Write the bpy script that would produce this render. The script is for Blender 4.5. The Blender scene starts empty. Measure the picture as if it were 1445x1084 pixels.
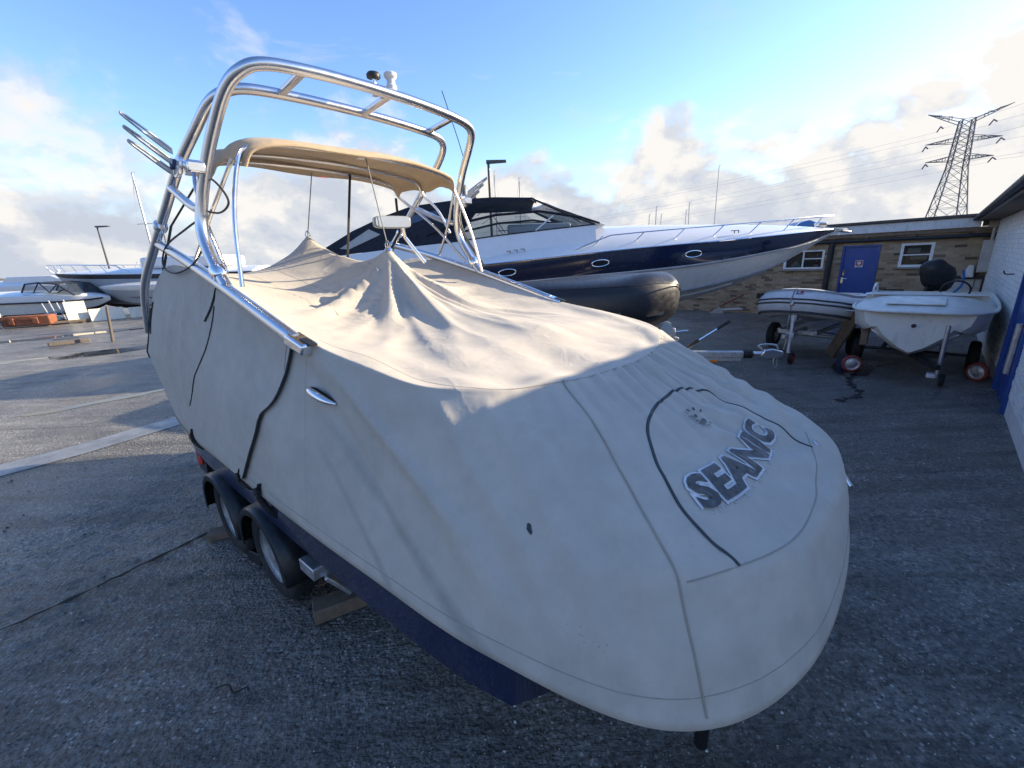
import bpy, bmesh, math, random
import numpy as np
from mathutils import Vector, Matrix

random.seed(7)
RNG = np.random.default_rng(11)
SC = bpy.context.scene
COL = SC.collection
R = math.radians

# ------------------------------------------------------------------ camera
PITCH, ROLL, CAM_H = R(16.2), R(2.5), 2.0
fwd = Vector((0, math.cos(PITCH), -math.sin(PITCH)))
up0 = Vector((0, math.sin(PITCH), math.cos(PITCH)))
rt0 = Vector((1, 0, 0))
rt = rt0 * math.cos(ROLL) - up0 * math.sin(ROLL)
up = up0 * math.cos(ROLL) + rt0 * math.sin(ROLL)
cam_d = bpy.data.cameras.new('camera')
cam = bpy.data.objects.new('camera', cam_d)
COL.objects.link(cam)
cam.matrix_world = Matrix(((rt.x, up.x, -fwd.x, 0), (rt.y, up.y, -fwd.y, 0), (rt.z, up.z, -fwd.z, CAM_H), (0, 0, 0, 1)))
cam_d.sensor_width = 36
cam_d.lens = 594 / 1445 * 36
cam_d.clip_start = 0.05
cam_d.clip_end = 3000
SC.camera = cam

# ------------------------------------------------------------------ sun, sky, exposure
SUN_EL = R(19.5)
SUN_AZ = R(16)             # direction to the sun, measured from +X towards +Y
sun_dir = Vector((math.cos(SUN_EL) * math.cos(SUN_AZ), math.cos(SUN_EL) * math.sin(SUN_AZ), math.sin(SUN_EL)))
sd = bpy.data.lights.new('sun', 'SUN')
sd.energy = 4.2
sd.angle = R(0.6)
sd.color = (1.0, 0.83, 0.58)
so = bpy.data.objects.new('sun', sd)
COL.objects.link(so)
so.rotation_euler = (-sun_dir).to_track_quat('-Z', 'Y').to_euler()
so.location = (30, 0, 20)

W = bpy.data.worlds.new('World')
SC.world = W
W.use_nodes = True


def build_world():
    nt = W.node_tree
    N, L = nt.nodes, nt.links
    N.clear()
    out = N.new('ShaderNodeOutputWorld')
    sky = N.new('ShaderNodeTexSky')
    sky.sky_type = 'NISHITA'
    sky.sun_disc = False
    sky.sun_elevation = SUN_EL
    sky.sun_rotation = math.pi / 2 - SUN_AZ
    sky.air_density = 1.0
    sky.dust_density = 0.3
    sky.ozone_density = 2.0
    bg = N.new('ShaderNodeBackground')
    bg.inputs['Strength'].default_value = 0.125
    hs = N.new('ShaderNodeHueSaturation'); hs.inputs['Saturation'].default_value = 1.16; hs.inputs['Hue'].default_value = 0.511
    L.new(sky.outputs[0], hs.inputs['Color']); L.new(hs.outputs[0], bg.inputs['Color'])
    tc = N.new('ShaderNodeTexCoord')

    def math_(op, a, b=None, c=None, clamp=False):
        n = N.new('ShaderNodeMath'); n.operation = op; n.use_clamp = clamp
        for i, x in enumerate((a, b, c)):
            if x is None: continue
            if isinstance(x, (int, float)): n.inputs[i].default_value = x
            else: L.new(x, n.inputs[i])
        return n.outputs[0]

    def noise(vec, scale, detail, rough, dist=0.0):
        n = N.new('ShaderNodeTexNoise'); n.inputs['Scale'].default_value = scale
        n.inputs['Detail'].default_value = detail; n.inputs['Roughness'].default_value = rough
        n.inputs['Distortion'].default_value = dist
        L.new(vec, n.inputs['Vector']); return n.outputs[0]

    def mapping(sc, loc):
        m = N.new('ShaderNodeMapping'); m.inputs['Scale'].default_value = sc; m.inputs['Location'].default_value = loc
        L.new(tc.outputs['Generated'], m.inputs['Vector']); return m.outputs[0]

    def ramp(fac, stops):
        r = N.new('ShaderNodeValToRGB'); r.color_ramp.interpolation = 'EASE'
        els = r.color_ramp.elements
        els[0].position, els[0].color = stops[0][0], stops[0][1]
        els[1].position, els[1].color = stops[-1][0], stops[-1][1]
        for p, c in stops[1:-1]:
            e = els.new(p); e.color = c
        L.new(fac, r.inputs[0]); return r.outputs[0]
    sep = N.new('ShaderNodeSeparateXYZ'); L.new(tc.outputs['Generated'], sep.inputs[0])
    z = sep.outputs['Z']; x = sep.outputs['X']; y = sep.outputs['Y']
    # cumulus bank round the horizon: its top edge is broken up by noise
    n1 = noise(mapping((1, 1, 1.5), (3.1, 1.7, 0.4)), 4.2, 12, 0.58, 0.12)
    n1b = noise(mapping((1, 1, 1.5), (3.1 - 0.03, 1.7, 0.4 - 0.05)), 4.2, 7, 0.56, 0.12)
    nl = noise(mapping((1, 1, 1.0), (0.7, 4.2, 1.1)), 1.7, 3, 0.5)
    edge = math_('ADD', math_('MULTIPLY', math_('SUBTRACT', n1, 0.5), 0.62), math_('MULTIPLY', math_('SUBTRACT', nl, 0.5), 0.30))
    left = math_('MULTIPLY', math_('MULTIPLY', x, -1.0, clamp=True), 0.11)
    d = math_('SUBTRACT', math_('ADD', math_('ADD', edge, left), 0.205), z)
    soft = math_('MULTIPLY_ADD', math_('MULTIPLY_ADD', x, 0.5, 0.5), 8.0, 3.2)
    mask = ramp(math_('ADD', math_('MULTIPLY', d, soft), 0.25, clamp=True), [(0.0, (0, 0, 0, 1)), (0.8, (1, 1, 1, 1))])
    # thin high wisps
    n3 = noise(mapping((1.0, 1.4, 3.2), (5.2, 0.6, 2.0)), 3.1, 8, 0.62, 0.6)
    wisp = math_('MULTIPLY', math_('SUBTRACT', n3, 0.60, clamp=True), 2.2, clamp=True)
    hz = math_('SUBTRACT', 1.0, math_('MULTIPLY', z, 5.2, clamp=True), clamp=True)
    hz = math_('MULTIPLY', math_('POWER', hz, 1.6), 0.72)
    m2 = math_('MAXIMUM', mask, math_('MAXIMUM', wisp, hz))
    # cloud colour: sunlit tops, grey-lilac undersides
    lit = math_('ADD', math_('MULTIPLY', math_('SUBTRACT', n1, n1b), 5.0), 0.52, clamp=True)
    thick = math_('MULTIPLY', d, 3.2, clamp=True)
    lit2 = math_('SUBTRACT', lit, math_('MULTIPLY', thick, 0.38), clamp=True)
    sunw = math_('MULTIPLY_ADD', x, 0.5, 0.5)
    lit3 = math_('ADD', lit2, math_('MULTIPLY', sunw, 0.20), clamp=True)
    colr = ramp(lit3, [(0.05, (0.64, 0.69, 0.80, 1)), (0.42, (0.77, 0.80, 0.86, 1)), (0.85, (1.04, 1.01, 0.97, 1))])
    cb = N.new('ShaderNodeBackground'); cb.inputs['Strength'].default_value = 0.345
    L.new(colr, cb.inputs['Color'])
    mix = N.new('ShaderNodeMixShader')
    L.new(m2, mix.inputs[0]); L.new(bg.outputs[0], mix.inputs[1]); L.new(cb.outputs[0], mix.inputs[2])
    L.new(mix.outputs[0], out.inputs[0])


build_world()
SC.view_settings.view_transform = 'Standard'
SC.view_settings.look = 'None'
SC.view_settings.exposure = 1.45
SC.view_settings.gamma = 1.0
SC.view_settings.use_curve_mapping = False

# ------------------------------------------------------------------ materials
MATS = {}


class NT:
    """small helper round a node tree"""
    def __init__(self, name):
        self.m = bpy.data.materials.new(name); self.m.use_nodes = True
        self.t = self.m.node_tree; self.N = self.t.nodes; self.L = self.t.links
        self.b = self.N['Principled BSDF']
        self.tc = None

    def coord(self, which='Object', scale=(1, 1, 1), rot=(0, 0, 0), loc=(0, 0, 0)):
        if self.tc is None: self.tc = self.N.new('ShaderNodeTexCoord')
        m = self.N.new('ShaderNodeMapping')
        m.inputs['Scale'].default_value = scale; m.inputs['Rotation'].default_value = rot; m.inputs['Location'].default_value = loc
        self.L.new(self.tc.outputs[which], m.inputs['Vector']); return m.outputs[0]

    def noise(self, vec, scale, detail=4, rough=0.55, dist=0.0):
        n = self.N.new('ShaderNodeTexNoise'); n.inputs['Scale'].default_value = scale
        n.inputs['Detail'].default_value = detail; n.inputs['Roughness'].default_value = rough; n.inputs['Distortion'].default_value = dist
        self.L.new(vec, n.inputs['Vector']); return n.outputs[0]

    def voronoi(self, vec, scale, feature='F1', out='Distance'):
        n = self.N.new('ShaderNodeTexVoronoi'); n.feature = feature; n.inputs['Scale'].default_value = scale
        self.L.new(vec, n.inputs['Vector']); return n.outputs[out]

    def math(self, op, a, b=None, c=None, clamp=False):
        n = self.N.new('ShaderNodeMath'); n.operation = op; n.use_clamp = clamp
        for i, x in enumerate((a, b, c)):
            if x is None: continue
            if isinstance(x, (int, float)): n.inputs[i].default_value = x
            else: self.L.new(x, n.inputs[i])
        return n.outputs[0]

    def ramp(self, fac, stops, interp='LINEAR'):
        r = self.N.new('ShaderNodeValToRGB'); r.color_ramp.interpolation = interp
        els = r.color_ramp.elements

        def c4(c): return (c, c, c, 1) if isinstance(c, (int, float)) else (c[0], c[1], c[2], 1)
        els[0].position, els[0].color = stops[0][0], c4(stops[0][1])
        els[1].position, els[1].color = stops[-1][0], c4(stops[-1][1])
        for p, c in stops[1:-1]:
            e = els.new(p); e.color = c4(c)
        self.L.new(fac, r.inputs[0]); return r.outputs[0]

    def mix(self, fac, a, b, mode='MIX'):
        n = self.N.new('ShaderNodeMix'); n.data_type = 'RGBA'; n.blend_type = mode
        for k, x in ((0, fac), (6, a), (7, b)):
            sock = n.inputs[k]
            if isinstance(x, (int, float)):
                sock.default_value = x if k == 0 else (x, x, x, 1)
            elif isinstance(x, tuple): sock.default_value = (x[0], x[1], x[2], 1)
            else: self.L.new(x, sock)
        return n.outputs[2]

    def set(self, **kw):
        for k, x in kw.items():
            s = self.b.inputs[k.replace('_', ' ')]
            if isinstance(x, (int, float)): s.default_value = x
            elif isinstance(x, tuple): s.default_value = (x[0], x[1], x[2], 1) if len(x) == 3 and s.type == 'RGBA' else x
            else: self.L.new(x, s)

    def bump(self, h, strength=0.3, dist=0.01, normal=None):
        n = self.N.new('ShaderNodeBump'); n.inputs['Strength'].default_value = strength; n.inputs['Distance'].default_value = dist
        self.L.new(h, n.inputs['Height'])
        if normal is not None: self.L.new(normal, n.inputs['Normal'])
        return n.outputs[0]


def plain(name, col, rough=0.5, metal=0.0, var=0.12, scale=6.0, bump=0.0, bscale=60.0, coat=0.0, rvar=0.12, dirt=0.0, dirtcol=(0.09, 0.08, 0.06)):
    """a solid paint / plastic / metal with uneven colour, uneven gloss and optional grime"""
    if name in MATS: return MATS[name]
    t = NT(name)
    v = t.coord('Object')
    n = t.noise(v, scale, 6, 0.6)
    lo = tuple(c * (1 - var) for c in col); hi = tuple(min(1, c * (1 + var)) for c in col)
    c = t.ramp(n, [(0.3, lo), (0.7, hi)])
    if dirt > 0:
        g = t.noise(t.coord('Object', (1, 1, 0.45)), scale * 1.7, 9, 0.68, 0.4)
        c = t.mix(t.math('MULTIPLY', t.ramp(g, [(0.52, 0.0), (0.72, 1.0)]), dirt), c, dirtcol)
    t.set(Base_Color=c, Metallic=metal, Coat_Weight=coat)
    t.set(Roughness=t.ramp(t.noise(v, scale * 2.3, 5), [(0.3, max(0.02, rough - rvar)), (0.7, min(1, rough + rvar))]))
    if bump > 0:
        t.set(Normal=t.bump(t.noise(v, bscale, 5, 0.6), bump, 0.004))
    MATS[name] = t.m
    return t.m


def glass(name, tint=(0.75, 0.82, 0.86), rough=0.03, weight=0.80):
    """thin clear sheet: tinted see-through with a surface reflection"""
    if name in MATS: return MATS[name]
    m = bpy.data.materials.new(name); m.use_nodes = True
    N, L = m.node_tree.nodes, m.node_tree.links
    N.clear()
    out = N.new('ShaderNodeOutputMaterial')
    tr = N.new('ShaderNodeBsdfTransparent'); tr.inputs[0].default_value = (*tint, 1)
    gl = N.new('ShaderNodeBsdfPrincipled'); gl.inputs['Base Color'].default_value = (0.05, 0.06, 0.07, 1)
    gl.inputs['Roughness'].default_value = rough
    fr = N.new('ShaderNodeLayerWeight'); fr.inputs[0].default_value = 0.35
    mx = N.new('ShaderNodeMath'); mx.operation = 'MULTIPLY_ADD'; mx.inputs[1].default_value = 0.7; mx.inputs[2].default_value = 1 - weight
    L.new(fr.outputs['Facing'], mx.inputs[0])
    ms = N.new('ShaderNodeMixShader')
    L.new(mx.outputs[0], ms.inputs[0]); L.new(tr.outputs[0], ms.inputs[1]); L.new(gl.outputs[0], ms.inputs[2])
    L.new(ms.outputs[0], out.inputs[0])
    MATS[name] = m
    return m


def canvas_material(name, col, streaks=False):
    t = NT(name)
    v = t.coord('Object')
    big = t.noise(v, 1.6, 6, 0.6)
    c = t.ramp(big, [(0.3, tuple(x * 0.95 for x in col)), (0.7, tuple(x * 1.04 for x in col))])
    mid = t.noise(v, 9, 8, 0.65)
    c = t.mix(0.7, c, t.ramp(mid, [(0.35, 0.455), (0.65, 0.54)]), 'OVERLAY')
    st = t.ramp(t.noise(t.coord('Object', (1, 1, .6), (0, 0, 0), (7, 3, 1)), 2.1, 7, 0.7, .6), [(0.56, 0.0), (0.60, 0.35), (0.66, 0.12), (0.8, 0.3)])
    c = t.mix(t.math('MULTIPLY', st, 0.22), c, (0.23, 0.21, 0.18))
    # pinprick mould, clustered
    sp = t.math('LESS_THAN', t.voronoi(v, 70), 0.17)
    cl = t.ramp(t.noise(v, 3.2, 4, 0.6), [(0.60, 0.0), (0.70, 1.0)])
    c = t.mix(t.math('MULTIPLY', t.math('MULTIPLY', sp, cl), 0.6), c, (0.13, 0.13, 0.12))
    if streaks:
        sep = t.N.new('ShaderNodeSeparateXYZ'); t.L.new(t.coord('Object'), sep.inputs[0])
        X, Y, Z = sep.outputs
        near = t.math('LESS_THAN', Y, -0.9)
        tot = None
        for (x0, z0, x1, z1, wd, am) in ((-1.86, 1.44, -0.70, 0.86, 0.030, 0.55), (-1.80, 1.30, -1.10, 0.86, 0.022, 0.45), (-2.75, 1.05, -1.9, 0.86, 0.03, 0.25)):
            dx, dz = x1 - x0, z1 - z0; ln = math.hypot(dx, dz); dx /= ln; dz /= ln
            # dark shade of a drag fold painted in: signed distance, position along it
            a = t.math('ADD', t.math('MULTIPLY', t.math('SUBTRACT', X, x0), -dz), t.math('MULTIPLY', t.math('SUBTRACT', Z, z0), dx))
            a = t.math('ADD', a, t.math('MULTIPLY', t.math('SUBTRACT', t.noise(v, 2.4, 3), 0.5), 0.05))
            s = t.math('ADD', t.math('MULTIPLY', t.math('SUBTRACT', X, x0), dx), t.math('MULTIPLY', t.math('SUBTRACT', Z, z0), dz))
            w = t.math('SUBTRACT', 1.0, t.math('DIVIDE', t.math('ABSOLUTE', a), wd), clamp=True)
            w = t.math('MULTIPLY', w, t.ramp(t.math('DIVIDE', s, ln, clamp=True), [(0.0, 0.0), (0.25, 0.35), (0.9, 1.0)]))
            w = t.math('MULTIPLY', t.math('POWER', w, 0.7), am)
            tot = w if tot is None else t.math('MAXIMUM', tot, w)
        tot = t.math('MULTIPLY', tot, near)
        tot = t.math('MULTIPLY', tot, t.ramp(t.noise(v, 14, 5, 0.7), [(0.25, 0.5), (0.6, 1.0)]))
        c = t.mix(tot, c, (0.17, 0.165, 0.155))
        # grubby lower hem
        hem = t.math('MULTIPLY', t.math('SUBTRACT', 1.03, Z, clamp=True), 3.4, clamp=True)
        hem = t.math('MULTIPLY', hem, t.ramp(t.noise(v, 5, 8, 0.7), [(0.4, 0.0), (0.7, 0.8)]))
        c = t.mix(hem, c, (0.24, 0.225, 0.18))
    t.set(Base_Color=c, Roughness=0.82, Specular_IOR_Level=0.25, Sheen_Weight=0.12)
    weave = t.math('ADD', t.math('SINE', t.math('MULTIPLY', t.noise(v, 3, 2), 1)), t.noise(t.coord('Object', (1, 1, 1)), 420, 2, 0.5))
    cr = t.noise(t.coord('Object', (1.0, 1.0, 1.0)), 5.5, 7, 0.55, 0.8)
    rid = t.math('ABSOLUTE', t.math('SUBTRACT', t.noise(t.coord('Object', (1.0, 1.0, 1.0), (0.3, 0.5, 0.2)), 2.6, 3, 0.45, 0.9), 0.5))
    rid = t.ramp(rid, [(0.0, 1.0), (0.05, 0.35), (0.16, 0.0)])
    b0 = t.bump(rid, 0.13, 0.012)
    b1 = t.bump(cr, 0.16, 0.02, b0)
    t.set(Normal=t.bump(weave, 0.16, 0.002, b1))
    MATS[name] = t.m
    return t.m


M_CANVAS = canvas_material('cover_canvas', (0.46, 0.42, 0.36), True)
M_BIMINI = canvas_material('canopy_canvas', (0.43, 0.33, 0.225))
# the canopy cloth lets a little light through
M_BIMINI.node_tree.nodes['Principled BSDF'].inputs['Subsurface Weight'].default_value = 0.0


def ground_material():
    t = NT('old_concrete')
    v = t.coord('Object')
    big = t.noise(v, 0.32, 7, 0.62, 0.3)
    mid = t.noise(v, 2.2, 8, 0.66)
    fine = t.noise(v, 34, 6, 0.7)
    c = t.ramp(big, [(0.30, (0.11, 0.107, 0.098)), (0.50, (0.18, 0.172, 0.157)), (0.72, (0.27, 0.255, 0.228))])
    c = t.mix(0.75, c, t.ramp(mid, [(0.3, 0.30), (0.7, 0.66)]), 'OVERLAY')
    c = t.mix(0.85, c, t.ramp(fine, [(0.36, 0.12), (0.64, 0.85)]), 'OVERLAY')  # fine contrast widened in the colour, standing in for wet glints
    # exposed aggregate: separate stones of different tone, pale ones brightened to paint in wet glints
    vd = t.voronoi(v, 52, 'F1', 'Distance')
    vc = t.voronoi(v, 52, 'F1', 'Color')
    sep = t.N.new('ShaderNodeSeparateColor'); t.L.new(vc, sep.inputs[0])
    stone = t.math('MULTIPLY', t.math('LESS_THAN', vd, 0.40), t.math('GREATER_THAN', sep.outputs[0], 0.45))
    patch = t.ramp(t.noise(v, 1.1, 5, 0.6), [(0.38, 0.25), (0.62, 1.0)])
    stcol = t.ramp(sep.outputs[1], [(0.0, (0.025, 0.025, 0.024)), (0.45, (0.10, 0.098, 0.09)), (0.72, (0.30, 0.288, 0.262)), (1.0, (0.68, 0.66, 0.61))])
    c = t.mix(t.math('MULTIPLY', stone, t.math('MULTIPLY', patch, 0.95)), c, stcol)
    vd2 = t.voronoi(t.coord('Object', (1, 1, 1), (0, 0, 0.6)), 23, 'F1', 'Distance')
    vc2 = t.voronoi(t.coord('Object', (1, 1, 1), (0, 0, 0.6)), 23, 'F1', 'Color')
    sep2 = t.N.new('ShaderNodeSeparateColor'); t.L.new(vc2, sep2.inputs[0])
    st2 = t.math('MULTIPLY', t.math('LESS_THAN', t.math('ADD', vd2, t.math('MULTIPLY', fine, 0.2)), 0.32), t.math('GREATER_THAN', sep2.outputs[0], 0.84))
    c = t.mix(t.math('MULTIPLY', st2, 0.75), c, t.ramp(sep2.outputs[1], [(0, (0.24, 0.23, 0.21)), (1, (0.60, 0.58, 0.54))]))
    # tyre and trowel tracks: long streaks of worn and grimy concrete
    trk = t.noise(t.coord('Object', (0.22, 2.4, 1), (0, 0, R(38))), 2.3, 7, 0.6, 0.5)
    c = t.mix(0.8, c, t.ramp(trk, [(0.32, 0.22), (0.50, 0.5), (0.68, 0.72)]), 'OVERLAY')
    # moss-dark and rust-brown areas
    moss = t.ramp(t.noise(v, 0.8, 8, 0.7), [(0.56, 0.0), (0.70, 0.6)])
    c = t.mix(moss, c, (0.040, 0.045, 0.030))
    # tarry stains and pale wear
    tar = t.ramp(t.noise(t.coord('Object', (1, 1, 1), (0, 0, 0.7), (4, 9, 0)), 1.6, 9, 0.75, 1.2), [(0.66, 0.0), (0.74, 0.7)])
    c = t.mix(tar, c, (0.018, 0.018, 0.019))
    # wet film in broad patches
    wet = t.ramp(t.noise(t.coord('Object', (1, 1, 1), (0, 0, 0.3), (2.3, 0.4, 0)), 0.55, 7, 0.62, 0.4), [(0.38, 0.0), (0.60, 1.0)])
    c = t.mix(t.math('MULTIPLY', wet, 0.45), c, t.mix(1.0, c, (0.55, 0.55, 0.55), 'MULTIPLY'))
    t.set(Base_Color=c)
    rg = t.math('SUBTRACT', 0.50, t.math('MULTIPLY', wet, 0.30))
    rg = t.math('ADD', rg, t.math('MULTIPLY', t.math('SUBTRACT', fine, 0.5), 0.3))
    t.set(Roughness=rg, Specular_IOR_Level=0.6)
    drag = t.noise(t.coord('Object', (1.0, 5.0, 1), (0, 0, R(40))), 9, 6, 0.65, 0.3)
    h = t.math('ADD', t.math('MULTIPLY', drag, 1.1), t.math('MULTIPLY', fine, 1.0))
    h = t.math('ADD', h, t.math('MULTIPLY', t.math('SUBTRACT', 0.5, vd), 0.55))
    h = t.math('ADD', h, t.math('MULTIPLY', st2, 0.25))
    h = t.math('ADD', h, t.math('MULTIPLY', mid, 1.1))
    bn = t.N.new('ShaderNodeBump'); bn.inputs['Distance'].default_value = 0.032
    t.L.new(t.math('SUBTRACT', 1.0, t.math('MULTIPLY', wet, 0.45)), bn.inputs['Strength']); t.L.new(h, bn.inputs['Height'])
    t.set(Normal=bn.outputs[0])
    MATS['ground'] = t.m
    return t.m


def brick_material(name, stops, mort=False, rough=0.9):
    t = NT(name)
    v = t.coord('Object')
    oi = t.N.new('ShaderNodeObjectInfo')
    ge = t.N.new('ShaderNodeNewGeometry')
    rnd = t.math('FRACT', t.math('ADD', oi.outputs['Random'], t.math('MULTIPLY', ge.outputs['Random Per Island'], 7.31)))
    c = t.ramp(rnd, stops)
    n = t.noise(t.coord('Object', (1, 1, 1)), 26, 8, 0.7)
    c = t.mix(0.7, c, t.ramp(n, [(0.3, 0.3), (0.7, 0.68)]), 'OVERLAY')
    t.set(Base_Color=c, Roughness=rough, Specular_IOR_Level=0.3)
    t.set(Normal=t.bump(n, 0.6, 0.006))
    MATS[name] = t.m
    return t.m


M_GROUND = ground_material()
M_BRICK = brick_material('stock_brick', [(0.0, (0.14, 0.095, 0.07)), (0.15, (0.27, 0.195, 0.125)), (0.5, (0.34, 0.26, 0.17)), (0.8, (0.40, 0.32, 0.22)), (0.93, (0.22, 0.15, 0.11)), (1.0, (0.10, 0.07, 0.055))])
M_PAINTBRICK = brick_material('white_painted_brick', [(0.0, (0.62, 0.64, 0.66)), (0.6, (0.72, 0.73, 0.74)), (1.0, (0.68, 0.67, 0.64))], rough=0.7)
M_MORTAR = plain('mortar', (0.30, 0.27, 0.21), 0.95, bump=0.5, bscale=90)
M_WMORTAR = plain('painted_mortar', (0.52, 0.54, 0.56), 0.85, bump=0.4)
M_STEEL = plain('polished_tube', (0.70, 0.70, 0.71), 0.24, 1.0, var=0.03, rvar=0.04)
M_GALV = plain('galvanised_steel', (0.52, 0.53, 0.54), 0.45, 0.85, var=0.18, scale=18, rvar=0.14, dirt=0.35)
M_CHROME = plain('chrome', (0.85, 0.85, 0.86), 0.08, 1.0, var=0.02, rvar=0.03)
M_BLACK = plain('black_plastic', (0.012, 0.012, 0.014), 0.5, var=0.3, bump=0.1)
M_BLACKMETAL = plain('black_paint', (0.012, 0.013, 0.016), 0.35, var=0.3, dirt=0.3)
M_RUBBER = plain('tyre_rubber', (0.016, 0.016, 0.017), 0.82, var=0.25, bump=0.3, bscale=70, dirt=0.4, dirtcol=(0.06, 0.055, 0.045))
M_ROPE = plain('grey_rope', (0.26, 0.26, 0.25), 0.9, bump=0.5, bscale=200)
M_CABLE = plain('cable', (0.02, 0.02, 0.022), 0.55)
M_NAVY = plain('navy_gelcoat', (0.006, 0.012, 0.055), 0.22, var=0.15, coat=0.6, rvar=0.08)
M_ZIP = plain('zip_tape', (0.035, 0.045, 0.05), 0.7, bump=0.3, bscale=300)
M_SEAM = plain('stitched_seam', (0.33, 0.295, 0.24), 0.9, bump=0.4, bscale=260)
M_LETTER = plain('worn_dark_lettering', (0.055, 0.058, 0.064), 0.6, var=0.5, scale=22, dirt=0.55, dirtcol=(0.26, 0.24, 0.21))
M_LBORDER = plain('frayed_pale_edging', (0.62, 0.63, 0.64), 0.85, bump=0.6, bscale=300)
M_WOOD = plain('weathered_timber', (0.16, 0.12, 0.085), 0.85, var=0.3, scale=14, bump=0.5, bscale=40)
M_GEL = plain('white_gelcoat', (0.72, 0.73, 0.74), 0.22, var=0.03, coat=0.4, rvar=0.06, dirt=0.08)
M_OLDGEL = plain('weathered_gelcoat', (0.62, 0.62, 0.58), 0.5, var=0.06, scale=4, dirt=0.45, dirtcol=(0.22, 0.23, 0.14), bump=0.05)
M_HULLWHITE = plain('chalky_white_hull', (0.66, 0.65, 0.62), 0.5, var=0.06, dirt=0.15)
M_YNAVY = plain('yacht_navy', (0.012, 0.018, 0.045), 0.14, var=0.12, coat=0.8, rvar=0.05)
M_YGREY = plain('yacht_stripe_grey', (0.24, 0.24, 0.26), 0.3)
M_ANTIFOUL = plain('off_white_antifoul', (0.70, 0.685, 0.645), 0.7, var=0.10, dirt=0.25)
M_NAVYCANVAS = plain('navy_acrylic_canvas', (0.010, 0.014, 0.026), 0.85, var=0.25, bump=0.3, bscale=200)
M_CLEAR = glass('clear_vinyl', (0.82, 0.84, 0.87), 0.05, 0.80)
M_SCREEN = glass('windscreen_glass', (0.62, 0.70, 0.78), 0.02, 0.72)
M_BLACKPVC = plain('black_pvc_cover', (0.014, 0.016, 0.022), 0.42, var=0.25, bump=0.25, bscale=14, rvar=0.1)
M_TUBEGREY = plain('grey_hypalon', (0.50, 0.51, 0.53), 0.55, var=0.06, dirt=0.25, bump=0.1)
M_TUBELIGHT = plain('light_hypalon', (0.60, 0.61, 0.63), 0.5, var=0.05, dirt=0.2)
M_STRIPE = plain('dark_grey_rubbing_strip', (0.05, 0.055, 0.065), 0.6)
M_BLUE = plain('blue_door_paint', (0.012, 0.060, 0.26), 0.42, var=0.10, scale=3, dirt=0.12, bump=0.08)
M_BLUELIGHT = plain('blue_rope_and_caps', (0.02, 0.11, 0.32), 0.5)
M_UPVC = plain('white_window_frame', (0.70, 0.71, 0.72), 0.45, dirt=0.12)
M_FASCIA = plain('peeling_fascia_paint', (0.55, 0.575, 0.60), 0.7, var=0.10, scale=7, dirt=0.55, dirtcol=(0.26, 0.23, 0.19), bump=0.4, bscale=20)
M_GUTTER = plain('dark_gutter', (0.022, 0.023, 0.026), 0.55, var=0.3)
M_FELT = plain('roof_felt', (0.075, 0.070, 0.066), 0.9, var=0.3, bump=0.5)
M_CONC = plain('grey_concrete_coping', (0.24, 0.235, 0.22), 0.9, var=0.2, bump=0.5, dirt=0.4)
M_CABINET = plain('cabinet_grp', (0.40, 0.40, 0.38), 0.6, dirt=0.2)
M_RED = plain('red_plastic', (0.48, 0.025, 0.02), 0.45)
M_ORANGE = plain('orange_lens', (0.80, 0.22, 0.02), 0.25)
M_RUST = plain('rusty_steel', (0.21, 0.075, 0.038), 0.85, var=0.35, scale=5, bump=0.6, bscale=20)
M_BOARD = plain('cream_board', (0.66, 0.62, 0.52), 0.7, var=0.08, dirt=0.3)
M_PALEGREEN = plain('green_grey_board', (0.28, 0.36, 0.30), 0.8, dirt=0.4)
M_PYLON = plain('pylon_steel', (0.20, 0.20, 0.22), 0.7, 0.3, var=0.2)
M_WIRE = plain('power_cable', (0.36, 0.36, 0.38), 0.7)
M_MAST = plain('mast_alloy', (0.48, 0.48, 0.49), 0.45, 0.5)
M_LAMP = plain('lamp_post_paint', (0.07, 0.075, 0.085), 0.5)
M_HILL = plain('winter_scrub', (0.115, 0.10, 0.060), 1.0, var=0.35, scale=0.15, bump=0.8, bscale=1.5)
M_INSIDE = plain('dim_interior', (0.10, 0.10, 0.10), 0.9)
M_PAPER = plain('white_paper', (0.72, 0.72, 0.70), 0.8)
M_FENDER = plain('fender_vinyl', (0.62, 0.62, 0.63), 0.4, dirt=0.2)
M_MAROON = plain('maroon_antifoul', (0.075, 0.030, 0.032), 0.8, var=0.2)
M_GREYHULL = plain('grey_hull_paint', (0.34, 0.35, 0.37), 0.35, var=0.06)
M_STRIPCONC = plain('smooth_wet_channel', (0.17, 0.175, 0.18), 0.34, var=0.25, scale=2.5, rvar=0.16, bump=0.25, bscale=16, dirt=0.75, dirtcol=(0.07, 0.07, 0.068))
M_CRACK = plain('crack_grit', (0.018, 0.018, 0.016), 0.9, var=0.4, scale=30, bump=0.6)
M_RENDERPALE = plain('pale_cladding', (0.46, 0.45, 0.43), 0.75, var=0.08)


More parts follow.
